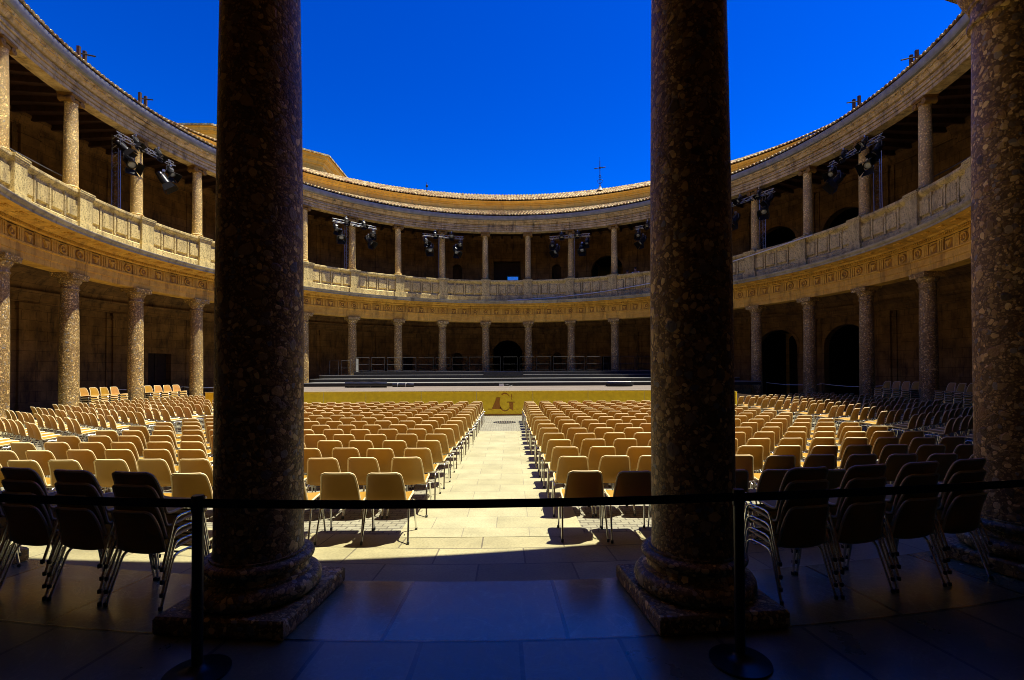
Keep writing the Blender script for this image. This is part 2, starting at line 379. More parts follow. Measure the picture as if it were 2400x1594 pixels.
tag(rb.build('border_pavement', M['border']), kind='structure')
# central stone path, with UV in metres
pm = MB(); x0, x1, y0, y1 = -.98, 1.06, -15.42, -6.12
pm.add([(x0, y0, .008), (x1, y0, .008), (x1, y1, .008), (x0, y1, .008)], [(0, 1, 2, 3)]); pm.uv = [(x0+.28, y0), (x1+.28, y0), (x1+.28, y1), (x0+.28, y1)]
tag(pm.build('stone_path', M['path']), kind='structure')
th = ring([(17.44, .006), (16.525, .006)], 320, ur=16.98)
th.uv = [(v[0]+.62+1.21*200-16.98*pi, v[1]) for v in th.uv]
tag(th.build('threshold_pavement', M['threshold']), kind='structure')
gf = ring([(22.75, .006), (17.443, .006)], 320, ur=17.6)
gf.uv = [(v[0]+.32+.66*200-17.6*pi, v[1]-5.307) for v in gf.uv]
tag(gf.build('gallery_floor', M['gallery']), kind='structure')

# ------------------------------------------------------------------ the palace
pal = empty('round_palace', (0, 0, 0), label='two-storey circular stone palace courtyard with Doric below and Ionic columns above', cat='palace')
# --- lower column
def near_label(k):
    if k == -16: return 'massive dark column left of the centre view'
    if k == 16: return 'massive dark column right of the centre view'
    if k == 15: return 'pebbled column cut by the right edge'
    return None
LS = [(.315, .44), (.309, .50), (.307, .9), (.306, 1.6), (.303, 2.4), (.297, 3.2), (.288, 4.0), (.278, 4.7), (.272, 5.02), (.280, 5.05)]
col0 = None
def lower_column():
    t = empty('column'); t.parent = pal
    p = MB(); h = .4645; bev = .012
    p.lathe([(h*sqrt(2)-bev, .012), (h*sqrt(2), .03), (h*sqrt(2), .118), (h*sqrt(2)-bev*1.4, .135)], 4)
    p.xform(Matrix.Rotation(pi/4, 4, 'Z')); p.build('plinth', M['pebble'], t)
    b_ = MB(); pr = [(.36, .136)]
    for i in range(9): a = -pi/2+pi*i/8; pr.append((.385+.06*cos(a), .205+.068*sin(a)))
    pr += [(.375, .277), (.375, .292), (.352, .300), (.342, .325), (.352, .342), (.352, .352)]
    for i in range(9): a = -pi/2+pi*i/8; pr.append((.345+.045*cos(a), .388+.035*sin(a)))
    pr += [(.335, .425), (.335, .441)]
    b_.lathe(pr, 64); b_.build('base', M['pebble'], t, True, 40)
    s_ = MB(); s_.lathe(LS, 64); s_.build('shaft', M['pebble'], t, True, 40)
    c_ = MB()
    c_.lathe([(.285, 5.05), (.305, 5.06), (.310, 5.08), (.305, 5.10), (.278, 5.11), (.277, 5.24), (.295, 5.25), (.295, 5.275), (.31, 5.29), (.345, 5.35), (.372, 5.42), (.378, 5.45), (.36, 5.465)], 48)
    st = len(c_.v); q = .405*sqrt(2)
    c_.lathe([(q*.97, 5.466), (q, 5.485), (q, 5.57), (q*1.045, 5.60), (q*1.06, 5.665)], 4); c_.xform(Matrix.Rotation(pi/4, 4, 'Z'), st)
    c_.build('capital', M['pebble'], t, True, 35)
    return t
def upper_column():
    t = empty('column'); t.parent = pal
    b_ = MB(); q = .31*sqrt(2)
    b_.lathe([(q, 8.872), (q, 8.95)], 4); b_.xform(Matrix.Rotation(pi/4, 4, 'Z'))
    pr = [(.27, 8.951)]
    for i in range(7): a = -pi/2+pi*i/6; pr.append((.28+.035*cos(a), 8.99+.038*sin(a)))
    pr += [(.265, 9.03), (.26, 9.05)]
    for i in range(7): a = -pi/2+pi*i/6; pr.append((.26+.026*cos(a), 9.078+.026*sin(a)))
    pr += [(.25, 9.11), (.242, 9.13)]
    b_.lathe(pr, 32); b_.build('base', M['pebble_pale'], t, True, 40)
    s_ = MB(); s_.lathe([(.238, 9.13), (.234, 9.4), (.232, 10.4), (.222, 11.4), (.205, 12.32), (.215, 12.34), (.215, 12.37), (.20, 12.38)], 40); s_.build('shaft', M['pebble_pale'], t, True, 40)
    c_ = MB(); c_.lathe([(.205, 12.38), (.235, 12.43), (.25, 12.47), (.24, 12.5)], 24)
    for sx in (-1, 1):                                  # volutes: scrolls lying along the radial direction, axis = local Y
        st = len(c_.v); pr = [(.02, -.25), (.10, -.25), (.12, -.235), (.10, -.1), (.085, 0), (.10, .1), (.12, .235), (.10, .25), (.02, .25)]
        c_.lathe(pr, 16); c_.xform(Matrix.Translation((sx*.25, 0, 12.455)) @ Matrix.Rotation(pi/2, 4, 'X'), st)
        for e in (-.25, .25):
            st = len(c_.v); c_.lathe([(.03, -.012), (.035, .012), (.012, .02)], 10); c_.xform(Matrix.Translation((sx*.25, e, 12.455)) @ Matrix.Rotation(pi/2 if e < 0 else -pi/2, 4, 'X'), st)
    c_.box(0, 0, 12.575, .60, .50, .05); c_.box(0, 0, 12.635, .66, .58, .07)
    c_.build('capital', M['entab'], t, True, 35)
    return t
lc, uc = lower_column(), upper_column()
ks = [k for k in range(-16, 17) if k != 0]
LCOL = {}; UCOL = {}
for i, k in enumerate(ks):
    a = colang(k)
    for proto, D in ((lc, LCOL), (uc, UCOL)):
        o = proto if i == 0 else copy_tree(proto, pal)
        o.location = (R*sin(a), R*cos(a), 0); o.rotation_euler = (0, 0, -a); D[k] = o
    if near_label(k): LCOL[k]['label'] = near_label(k)
# --- lower entablature (architrave, frieze with triglyphs and medallions, cornice)
en = ring([(17.32, 5.668), (16.70, 5.668), (16.70, 5.90), (16.675, 5.905), (16.675, 6.16), (16.63, 6.18), (16.63, 6.24)][::-1], 320)
en.build('architrave', M['entab'], pal, True, 30)
fr = ring([(16.68, 6.24), (16.68, 6.70)][::-1], 320)
uvn = len(fr.v)
nt_ = 128
for i in range(nt_):
    a = (i+.5)*2*pi/nt_
    for j in (-1, 0, 1): fr.pbox(16.640, 16.682, a+j*.0062, .072, 6.243, 6.66)
    fr.pbox(16.645, 16.682, a, .36, 6.66, 6.70)
    am = (i+1)*2*pi/nt_; e = Vector((sin(am), cos(am), 0)); tn = Vector((cos(am), -sin(am), 0))
    def P3(u, z, d): return tuple(e*(16.68-d)+tn*u+Vector((0, 0, z)))
    if i % 4 in (0, 1):                                   # round medallion with raised rim and boss
        K = 14; vs = []; fs = []
        for rr, dd in ((.165, 0), (.16, .06), (.13, .06), (.115, .008), (.05, .012), (.035, .05)):
            for q in range(K): vs.append(P3(rr*cos(2*pi*q/K), 6.455+rr*sin(2*pi*q/K), dd))
        for ri in range(5):
            for q in range(K): q2 = (q+1) % K; fs.append((ri*K+q, ri*K+q2, (ri+1)*K+q2, (ri+1)*K+q))
        fs.append(tuple(5*K+q for q in range(K))); fr.add(vs, fs)
        for q in range(6):
            b0 = 2*pi*q/6; fr.add([P3(.05*cos(b0-.2), 6.455+.05*sin(b0-.2), .01), P3(.11*cos(b0), 6.455+.11*sin(b0), .03), P3(.05*cos(b0+.2), 6.455+.05*sin(b0+.2), .01)], [(0, 1, 2)])
    else:                                                 # ox skull relief
        out = [(-.15, 6.60), (-.11, 6.54), (-.07, 6.56), (0, 6.57), (.07, 6.56), (.11, 6.54), (.15, 6.60), (.13, 6.49), (.075, 6.46), (.045, 6.36), (.03, 6.30), (-.03, 6.30), (-.045, 6.36), (-.075, 6.46), (-.13, 6.49)]
        n0 = len(out); vs = [P3(u, z, 0) for u, z in out]+[P3(u*.8, 6.45+(z-6.45)*.82, .065) for u, z in out]
        fr.add(vs, [tuple(range(2*n0-1, n0-1, -1))]+[(q, (q+1) % n0, n0+(q+1) % n0, n0+q) for q in range(n0)])
fr.uv = fr.uv+[(v[0]*.3, v[2]) for v in fr.v[uvn:]]
fr.build('frieze', M['entab'], pal)
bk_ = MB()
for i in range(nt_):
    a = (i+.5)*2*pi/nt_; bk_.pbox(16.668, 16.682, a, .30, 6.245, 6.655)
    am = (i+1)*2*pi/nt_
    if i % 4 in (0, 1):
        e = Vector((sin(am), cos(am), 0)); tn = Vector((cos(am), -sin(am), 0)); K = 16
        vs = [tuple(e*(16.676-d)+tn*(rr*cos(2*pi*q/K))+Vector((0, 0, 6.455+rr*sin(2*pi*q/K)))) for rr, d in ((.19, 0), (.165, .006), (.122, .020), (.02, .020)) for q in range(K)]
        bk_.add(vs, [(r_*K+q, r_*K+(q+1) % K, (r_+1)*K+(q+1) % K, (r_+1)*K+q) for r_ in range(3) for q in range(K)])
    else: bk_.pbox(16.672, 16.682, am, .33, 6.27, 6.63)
bk_.build('frieze_recess', M['relief'], pal)  # dark plates carrying the painted shade behind triglyphs, medallions and skulls
co = ring([(16.62, 6.705), (16.62, 6.74), (16.58, 6.76), (16.56, 6.84), (16.47, 6.86), (16.44, 6.92), (15.90, 7.00)][::-1], 320)
uvn = len(co.v)
for i in range(1024):
    co.pbox(16.50, 16.565, (i+.5)*2*pi/1024, .055, 6.765, 6.835)
for i in range(nt_):
    a = (i+.5)*2*pi/nt_
    for dr in (0, 1, 2):
        co.pbox(16.10+.11*dr, 16.16+.11*dr, a, .34, 6.925-.0*dr, 6.965-.018*dr+.03)
co.uv = co.uv+[(v[0]*.3, v[2]) for v in co.v[uvn:]]
co.build('cornice_soffit', M['entab'], pal)
ce = ring([(15.90, 6.985), (15.88, 6.99), (15.88, 7.07), (15.84, 7.09), (15.79, 7.17), (15.79, 7.205), (16.46, 7.27)][::-1], 320)
ce.build('cornice', M['cornice'], pal, True, 40)
# --- parapet
pp = ring([(16.46, 7.27), (16.46, 7.62), (16.50, 7.66), (16.56, 7.68), (16.60, 7.70), (16.60, 8.60), (16.52, 8.66), (16.46, 8.72), (16.44, 8.76), (16.44, 8.85), (16.47, 8.87), (17.32, 8.87), (17.32, 7.52)][::-1], 320)
uvn = len(pp.v)
for k in range(32):
    a0 = k*ANG+ANG/2
    for j in range(4):
        a = a0+ANG*(.5+(j-1.5)*.226)
        wd = .60
        # raised block with chamfer
        e = (sin(a), cos(a)); t = (cos(a), -sin(a)); vs = []
        for r_, w_, zz in ((16.60, wd-.02, (7.80, 8.48)), (16.525, wd-.08, (7.85, 8.44))):
            for z, s_ in ((zz[0], -1), (zz[0], 1), (zz[1], 1), (zz[1], -1)):
                vs.append((e[0]*r_+t[0]*s_*w_/2, e[1]*r_+t[1]*s_*w_/2, z))
        pp.add(vs, [(7, 6, 5, 4), (0, 4, 5, 1), (1, 5, 6, 2), (2, 6, 7, 3), (3, 7, 4, 0)])
    for j in range(5):
        a = a0+ANG*(.5+(j-2)*.226)
        pp.pbox(16.535, 16.61, a, .085, 7.70, 8.62)
pp.uv = pp.uv+[(v[0]*.3, v[2]) for v in pp.v[uvn:]]
pp.build('parapet', M['parapet'], pal)
pd = None
def pedestal():
    p = MB(); p.box(0, -.36, 7.46, .78, .56, .385); p.box(0, -.30, 8.16, .62, .56, 1.02)
    for zz, w_, d_ in ((8.69, .68, .56), (8.745, .74, .60), (8.81, .80, .64)): p.box(0, -.31, zz, w_, d_+.02, .058)
    p.box(0, -.30, 8.871, .76, .70, .052)
    return p
for i, k in enumerate(ks):
    a = colang(k)
    if pd is None: o = pd = pedestal().build('pedestal', M['parapet_plain'], pal)
    else: o = pd.copy(); COL.objects.link(o); o.parent = pal
    o.location = (R*sin(a), R*cos(a), .001); o.rotation_euler = (0, 0, -a)
# --- upper entablature
ue = ring([(17.28, 12.674), (16.76, 12.674), (16.76, 12.81), (16.80, 12.815), (16.80, 12.835), (16.73, 12.84), (16.735, 12.97), (16.79, 12.98), (16.79, 13.0), (16.68, 13.0), (16.68, 13.06), (16.76, 13.08), (16.74, 13.20), (16.78, 13.21), (16.78, 13.23), (16.66, 13.24), (16.62, 13.34), (16.58, 13.38), (16.58, 13.42), (16.52, 13.43), (16.50, 13.50)][::-1], 320)
uvn = len(ue.v)
for i in range(128):                                   # broken and patched blocks of the architrave and cornice
    a = random.random()*2*pi; z = random.choice((12.84, 13.09, 13.36)); w_ = random.uniform(.3, 1.4)
    ue.pbox({12.84: 16.722, 13.09: 16.70, 13.36: 16.555}[z], 16.78, a, w_, z, z+random.choice((.05, .08)))
for i in range(256):
    ue.pbox(16.53, 16.6, (i+.5)*2*pi/256, .17, 13.385, 13.425)
ue.uv = ue.uv+[(v[0]*.3, v[2]) for v in ue.v[uvn:]]
ue.build('upper_entablature', M['upper_entab'], pal, True, 30)
gt = ring([(16.50, 13.50), (16.40, 13.52), (16.34, 13.60), (16.33, 13.80), (16.36, 13.82), (16.46, 13.82)][::-1], 320)
gt.build('gutter', M['gutter'], pal, True, 40)
# --- tiled roofs
def tiles(name, r0, z0, r1, slope, count, rows, amp=.072, sub=6):
    mb = MB(); uvs = []; n = count*sub; rad = []
    for j in range(rows):
        ra = r0+(r1-r0)*j/rows; rb_ = r0+(r1-r0)*(j+1)/rows
        rad += [(ra, .028, j), (rb_-.004, .0, j)]
    P = len(rad)
    for k in range(n+1):
        a = 2*pi*k/n; ph = k/sub; w = abs(sin(pi*ph))
        kk = int(ph) % count; jit = ((kk*7919) % 13)/13*.014
        for r, lift, j in rad:
            jj = (((kk+j*31)*104729) % 17)/17*.012
            z = z0+(r-r0)*slope+lift+amp*w+(jit+jj)*(w > .3)
            mb.v.append((r*sin(a), r*cos(a), z)); uvs.append((ph+.5, j+.5))
    for k in range(n):
        for i in range(P-1): mb.f.append(((k+1)*P+i, k*P+i, k*P+i+1, (k+1)*P+i+1)[::-1])
    # eave lip and underside
    o = len(mb.v)
    for k in range(n+1):
        a = 2*pi*k/n; ph = k/sub; w = abs(sin(pi*ph))
        mb.v.append(((r0+.02)*sin(a), (r0+.02)*cos(a), z0-.012+max(0, amp*w-.022))); uvs.append((ph+.5, .5))
        mb.v.append(((r1)*sin(a), (r1)*cos(a), z0-.03+(r1-r0)*slope)); uvs.append((ph+.5, .5))
    for k in range(n):
        mb.f.append((k*P, (k+1)*P, o+2*(k+1), o+2*k)); mb.f.append((o+2*k, o+2*k+2, o+2*k+3, o+2*k+1))
    mb.uv = uvs
    return mb.build(name, M['tile'], pal)
tiles('roof', 16.28, 13.85, 22.62, .385, 430, 14)
tiles('roof', 22.2, 17.13, 26.6, .47, 560, 9)
# --- inner drum wall above the gallery roof, with its cornice
dw = ring([(22.60, 15.6), (22.60, 16.72), (22.54, 16.75), (22.54, 16.84), (22.45, 16.87), (22.43, 16.95), (22.35, 16.98), (22.30, 17.09), (22.6, 17.11)][::-1], 256)
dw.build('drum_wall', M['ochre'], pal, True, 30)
# --- gallery walls bay by bay
def wall_bay(c, z0, z1, kind, name='wall'):
    RW = 22.6; hw = ANG/2*RW
    mb = MB()
    def P(u, z, r=RW): a = c+u/RW; return (r*sin(a), r*cos(a), z)
    uv = []
    def q(us, zf0, zf1, r=RW, flip=False):
        o = len(mb.v)
        for u in us:
            mb.v.append(P(u, zf0(u), r)); mb.v.append(P(u, zf1(u), r)); uv.append((u+c*RW, zf0(u))); uv.append((u+c*RW, zf1(u)))
        for i in range(len(us)-1): mb.f.append((o+2*i, o+2*i+2, o+2*i+3, o+2*i+1) if not flip else (o+2*i, o+2*i+1, o+2*i+3, o+2*i+2))
    lin = lambda a, b, n: [a+(b-a)*i/n for i in range(n+1)]
    inset = []
    if kind is None:
        q(lin(-hw, hw, 8), lambda u: z0, lambda u: z1)
        holes = []
    else:
        w, zb, zs, arch = kind[:4]; depth = kind[4]
        top = (lambda u: zs+sqrt(max(0, w*w-u*u))) if arch else (lambda u: zs)
        us = [w*math.sin(-pi/2+pi*i/20) for i in range(21)] if arch else lin(-w, w, 4)
        q(lin(-hw, -w, 4), lambda u: z0, lambda u: z1); q(lin(w, hw, 4), lambda u: z0, lambda u: z1)
        q(us, top, lambda u: z1)
        if zb > z0+.01: q(us, lambda u: z0, lambda u: zb)
        # reveals
        path = [(-w, zb)]+[(u, top(u)) for u in us]+[(w, zb)]
        o = len(mb.v)
        for u, z in path:
            mb.v.append(P(u, z)); mb.v.append(P(u, z, RW+depth)); uv.append((u, z)); uv.append((u+depth, z))
        for i in range(len(path)-1): mb.f.append((o+2*i, o+2*i+2, o+2*i+3, o+2*i+1))
        # proud archivolt / frame
        fw, pr = .20, .05
        def off(u, z):
            if arch and z > zs-1e-6: d = hypot(u, z-zs) or 1; return (u*(w+fw)/w, zs+(z-zs)*(w+fw)/w)
            return (u+(fw if u > 0 else -fw), z)
        o = len(mb.v); pth = path if arch else [(-w, zb), (-w, zs), (w, zs), (w, zb)]
        outer = [off(u, z) for u, z in pth] if arch else [(-w-fw, zb), (-w-fw, zs+fw), (w+fw, zs+fw), (w+fw, zb)]
        for (u, z), (u2, z2) in zip(pth, outer):
            for uu, zz, rr in ((u, z, RW), (u, z, RW-pr), (u2, z2, RW-pr), (u2, z2, RW)):
                mb.v.append(P(uu, zz, rr)); uv.append((uu, zz))
        for i in range(len(pth)-1):
            for j in range(3): mb.f.append((o+4*i+j, o+4*i+4+j, o+4*i+5+j, o+4*i+1+j))
        inset = [(w, zb, zs, arch, depth)]
    for s in (-1, 1):                                   # pilaster half at each side of the bay
        for (wa, pr, za, zb_) in ((.68, .07, z0, z1-.62), (.42, .20, z0+.02, z1-.60), (.46, .26, z0+.0, z0+.38), (.47, .25, z1-1.0, z1-.90), (.50, .30, z1-.78, z1-.64)):
            o = len(mb.v)
            ua, ub = (hw-wa, hw) if s > 0 else (-hw, -hw+wa)
            for z in (za, zb_):
                for uu, rr in ((ua, RW+.01), (ua, RW-pr), (ub, RW-pr), (ub, RW+.01)): mb.v.append(P(uu, z, rr)); uv.append((uu, z))
            mb.f += [(o, o+1, o+5, o+4), (o+1, o+2, o+6, o+5), (o+2, o+3, o+7, o+6), (o+4, o+5, o+6, o+7)]
    mb.uv = uv
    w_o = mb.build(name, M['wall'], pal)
    for (w, zb, zs, arch, depth) in inset:
        k_ = kind[5]; d = MB(); zt = zs+(w if arch else 0)
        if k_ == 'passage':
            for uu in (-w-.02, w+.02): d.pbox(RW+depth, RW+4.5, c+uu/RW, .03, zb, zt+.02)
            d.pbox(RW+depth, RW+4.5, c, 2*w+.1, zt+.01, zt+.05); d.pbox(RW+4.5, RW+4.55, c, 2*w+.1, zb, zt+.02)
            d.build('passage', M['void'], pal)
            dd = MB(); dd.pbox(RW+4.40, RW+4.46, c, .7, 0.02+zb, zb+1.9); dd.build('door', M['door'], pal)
        elif k_ == 'door':
            rr = RW+depth-.02
            d.pbox(rr, rr+.06, c-(w/2)/RW, w-.01, zb, zt); d.pbox(rr, rr+.06, c+(w/2)/RW, w-.01, zb, zt)
            for sx in (-1, 1):
                for zz in (.12, .42, .72):
                    z_a = zb+(zs-zb)*zz; d.pbox(rr-.03, rr, c+sx*(w/2)/RW, w*.62, z_a, z_a+(zs-zb)*.2)
            dr = d.build('door', M['door'], pal)
            hh = MB(); hh.pbox(rr-.06, rr, c+.05/RW, .03, zb+1.0, zb+1.14); hh.build('door_handle', M['iron'], dr)
        elif k_ == 'niche':
            d.pbox(RW+depth, RW+depth+.03, c, 2*w+.1, zb-.02, zt+.02); d.build('niche', M['wall'], pal)
    return w_o
Z0, Z1 = 0.0, 5.75; U0, U1 = 7.52, 13.95
arch_lo = (1.36, 0.0, 3.28, True, .5, 'passage'); door_lo = (.66, 0, 3.0, False, .45, 'door'); door_s = (.50, 0, 3.09, False, .45, 'door'); niche_lo = (.42, 1.1, 3.1, True, .45, 'niche')
arch_up = (1.40, U0, 10.42, True, .5, 'passage'); niche_up = (.42, 8.4, 10.95, True, .45, 'niche')
door_up = (1.21, U0, 11.73, False, .5, 'glazed')
lo = {0: arch_lo, 1: niche_lo, -1: niche_lo, 2: door_s, -2: door_s, 5: arch_lo, 6: arch_lo, -6: door_lo, 4: door_s, -4: niche_lo, 8: door_lo, -9: niche_lo, 9: niche_lo, 16: arch_lo, 13: door_lo, -13: door_lo}
hi = {0: door_up, 1: niche_up, -1: niche_up, 2: arch_up, 5: arch_up, 6: arch_up, -4: niche_up, 9: niche_up, -8: niche_up}
for b_ in range(-15, 17):
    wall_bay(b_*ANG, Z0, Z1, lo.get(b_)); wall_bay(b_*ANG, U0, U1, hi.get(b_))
# great upper door: dark leaves round an open pane through which the sky shows
RW = 22.6
fd = MB()
for u0, u1, z0_, z1_ in ((-1.21, .04, U0, 11.73), (1.0, 1.21, U0, 11.73), (.04, 1.0, U0, 8.9), (.04, 1.0, 10.50, 11.73)):
    e_ = .06 if u0 == .04 else 0
    fd.pbox(RW+.45+e_*.05, RW+.52-e_*.05, ((u0+u1)/2)/RW, (u1-u0)+2*e_, z0_, z1_)
for u0, u1, z0_, z1_ in ((-1.1, -.7, 8.0, 9.6), (-.6, -.1, 8.0, 9.6), (-1.1, -.7, 9.8, 11.5), (-.6, -.1, 9.8, 11.5)):
    fd.pbox(RW+.42, RW+.45, ((u0+u1)/2)/RW, (u1-u0), z0_, z1_)
fdo = fd.build('door', M['door'], pal)
wf = MB()
for u0, u1, z0_, z1_ in ((.04, .07, 8.9, 10.5), (.97, 1.0, 8.9, 10.5), (.04, 1.0, 10.46, 10.5), (.04, 1.0, 8.9, 8.94)):
    wf.pbox(RW+.43, RW+.54, ((u0+u1)/2)/RW, (u1-u0), z0_, z1_)
wf.build('window_frame', M['door'], fdo)
pn_ = MB(); pn_.pbox(RW+.485, RW+.491, .52/RW, .9, 8.93, 10.47); pn_.build('pane', M['pane'], fdo)
# continuous wall entablatures under vault / ceiling, with cornice strings
ring([(22.60, 5.14), (22.42, 5.14), (22.42, 5.34), (22.38, 5.36), (22.38, 5.52), (22.28, 5.58), (22.24, 5.72), (22.6, 5.76)][::-1], 256).build('wall_cornice', M['wall'], pal, True, 30)
ring([(22.60, 13.30), (22.44, 13.30), (22.44, 13.52), (22.38, 13.56), (22.34, 13.7), (22.26, 13.8), (22.26, 13.92), (22.6, 13.94)][::-1], 256).build('wall_cornice', M['wall'], pal, True, 30)
# vault over the lower walk, slab above
vp = []
for i in range(17):
    t = pi*i/16; vp.append((19.9+2.62*cos(t), 5.72+1.15*sin(t)))
ring(vp[::-1], 256).build('vault', M['wall'], pal, True, 60)
ring([(17.30, 5.68), (17.30, 7.46), (17.34, 7.52), (22.7, 7.52), (22.7, 5.7)][::-1], 128).build('gallery_slab', M['wall'], pal)
ring([(22.6, 13.95), (17.26, 13.70), (17.24, 12.68)][::-1], 256).build('ceiling', M['wood_dark'], pal)
bm_ = MB()
for i in range(160):
    a = (i+.5)*2*pi/160
    e = (sin(a), cos(a)); t = (cos(a), -sin(a)); vs = []
    for r_, zz in ((17.3, 13.44), (22.3, 13.68)):
        for u, dz in ((-.07, 0), (.07, 0), (.07, .26), (-.07, .26)): vs.append((e[0]*r_+t[0]*u, e[1]*r_+t[1]*u, zz+dz))
    bm_.add(vs, [(0, 1, 5, 4), (1, 2, 6, 5), (2, 3, 7, 6), (3, 0, 4, 7), (0, 3, 2, 1), (4, 5, 6, 7)])
bm_.build('ceiling_beam', M['wood_dark'], pal)
# outer walls so no light leaks in
ring([(26.6, 19.15), (26.8, 19.15), (26.9, 12.4)][::-1], 128).build('outer_wall', M['ochre'], pal)
ring([(26.9, 12.4), (26.95, 9.2)][::-1], 128, radians(3.2), radians(359.2)).build('outer_wall', M['ochre'], pal)
ring([(26.95, 9.2), (27.3, -.03)][::-1], 128).build('outer_wall', M['ochre'], pal)
ring([(22.62, 16.2), (26.75, 18.9)], 96).build('attic_floor', M['wood_dark'], pal)

# --- chapel beyond, tall octagon with tiled roof
chp = empty('octagonal_chapel', (-30.2, 33.6, 0), label='ochre octagonal chapel with tiled eaves rising behind the palace roof', cat='chapel')
cc = Vector((-30.2, 33.6, 0))
vtx = [(-36.0, 21.7), (-25.9, 21.7), (-17.9, 27.95), (-17.95, 39.0), (-25.9, 45.5), (-35.0, 45.5), (-42.5, 39.0), (-42.5, 28.0)]
def octa(prof, name, mat, parent):
    mb = MB(); uv = []
    for i, (s_, z) in enumerate(prof):
        acc = 0
        for j, (x, y) in enumerate(vtx+[vtx[0]]):
            v = Vector((x, y, 0))-cc; d = v.length; v = v*((d+s_)/d)
            mb.v.append((v.x, v.y, z)); uv.append((acc, z+s_))
            if j < 8: nx = vtx[(j+1) % 8]; acc += hypot(nx[0]-x, nx[1]-y)
    for i in range(len(prof)-1):
        for j in range(8): mb.f.append((i*9+j, i*9+j+1, (i+1)*9+j+1, (i+1)*9+j))
    mb.uv = uv
    return mb.build(name, mat, parent)
octa([(-.95, 0), (-.95, 21.6), (-.85, 21.8), (-.85, 22.2), (-.95, 22.3), (-.95, 22.75), (-.8, 22.85), (-.7, 23.1), (-.35, 23.3), (-.3, 23.5), (-.12, 23.6)], 'wall', M['ochre'], chp)
rf = MB(); uv = []
zc = 23.68
for j in range(8):
    a_, b2 = Vector((*vtx[j], 0))-cc, Vector((*vtx[(j+1) % 8], 0))-cc
    ln = (b2-a_).length; cnt = int(ln/.24); sub = 6; nrm = Vector(((b2-a_).y, -(b2-a_).x, 0)).normalized()
    o = len(rf.v); rows = 14; P = rows*2+1
    for k in range(cnt*sub+1):
        s_ = k/(cnt*sub); base = a_.lerp(b2, s_); w = abs(sin(pi*k/sub)); apex = Vector((0, 0, 0))
        rf.v.append((base.x, base.y, zc-.1)); uv.append((k/sub+.5, .5))
        for r_ in range(rows):
            for q_, lift in ((r_/rows, .03), ((r_+1)/rows-.002, 0)):
                p = base.lerp(apex, q_*.98); z = zc+q_*4.6+lift+.055*w*(1 if q_ < .9 else 0)
                rf.v.append((p.x, p.y, z)); uv.append((k/sub+.5, r_+.5))
    for k in range(cnt*sub):
        for i in range(P-1): rf.f.append((o+k*P+i, o+(k+1)*P+i, o+(k+1)*P+i+1, o+k*P+i+1))
rf.uv = uv; rf.build('roof', M['tile'], chp)
sf = MB(); sf.add([((x-cc.x)*.999, (y-cc.y)*.999, zc-.09) for x, y in vtx], [tuple(range(8))]); sf.build('eave_board', M['ochre'], chp)

# --- roof furniture
def cross_vane():
    a = radians(20.4); t = empty('weathervane', (24.2*sin(a), 24.2*cos(a), 18.15), -a, label='tall iron cross weathervane on the far roof right of centre', cat='weathervane')
    m1 = MB(); m1.lathe([(.30, 0), (.20, .18), (.08, .42), (.05, .55), (.0, .57)], 12); m1.build('base', M['gutter'], t)
    m2 = MB(); m2.tube([(0, 0, .5), (0, 0, 2.75)], .035, 6); m2.tube([(0, 0, 2.7), (0, 0, 3.1)], .015, 5)
    m2.tube([(-.42, 0, 2.1), (.42, 0, 2.1)], .035, 6)
    for s in (-1, 1):
        m2.tube([(s*.42, 0, 2.1), (s*.5, 0, 2.1)], .05, 6)
        m2.tube([(0, 0, .65), (s*.18, 0, .75), (s*.22, 0, .95), (s*.08, 0, 1.05), (0, 0, 1.0)], .022, 5)
        m2.tube([(0, 0, 1.15), (s*.10, 0, 1.3), (0, 0, 1.5)], .02, 5)
        m2.tube([(s*.12, 0, 2.1), (0, 0, 2.22)], .018, 5); m2.tube([(s*.12, 0, 2.1), (0, 0, 1.98)], .018, 5)
    m2.build('cross', M['iron'], t)
cross_vane()
a = radians(-17.5); t = empty('roof_finial', (24.2*sin(a), 24.2*cos(a), 18.05), -a, label='small ball finial on a thin rod on the far roof left of centre', cat='finial')
q = MB(); q.tube([(0, 0, 0), (0, 0, .75)], .03, 6); q.build('rod', M['iron'], t)
q = MB(); q.lathe([(.02, .55), (.09, .62), (.11, .70), (.09, .78), (.03, .84), (.02, 1.05)], 10); q.build('ball', M['iron'], t)
for ad, lb in ((-95.1, 'twin dark posts with bracket on the left roof edge, nearest the left column'), (-84.3, 'twin dark posts with bracket on the left roof edge, the farther pair'), (84.0, 'twin dark posts with bracket on the right roof edge, the farther pair'), (95.0, 'twin dark posts with bracket on the right roof edge, nearest the right column')):
    a = radians(ad); t = empty('roof_post', (16.75*sin(a), 16.75*cos(a), 14.02), -a, label=lb, cat='post', group='bracketed posts on the gallery roof')
    for s in (-.15, .15):
        q = MB(); q.box(s, 0, .26, .09, .11, .80); q.build('post', M['brick'], t)
    q = MB(); q.tube([(.02, .2, .50), (0, -.50, .38)], .03, 6); q.build('bracket', M['iron'], t)

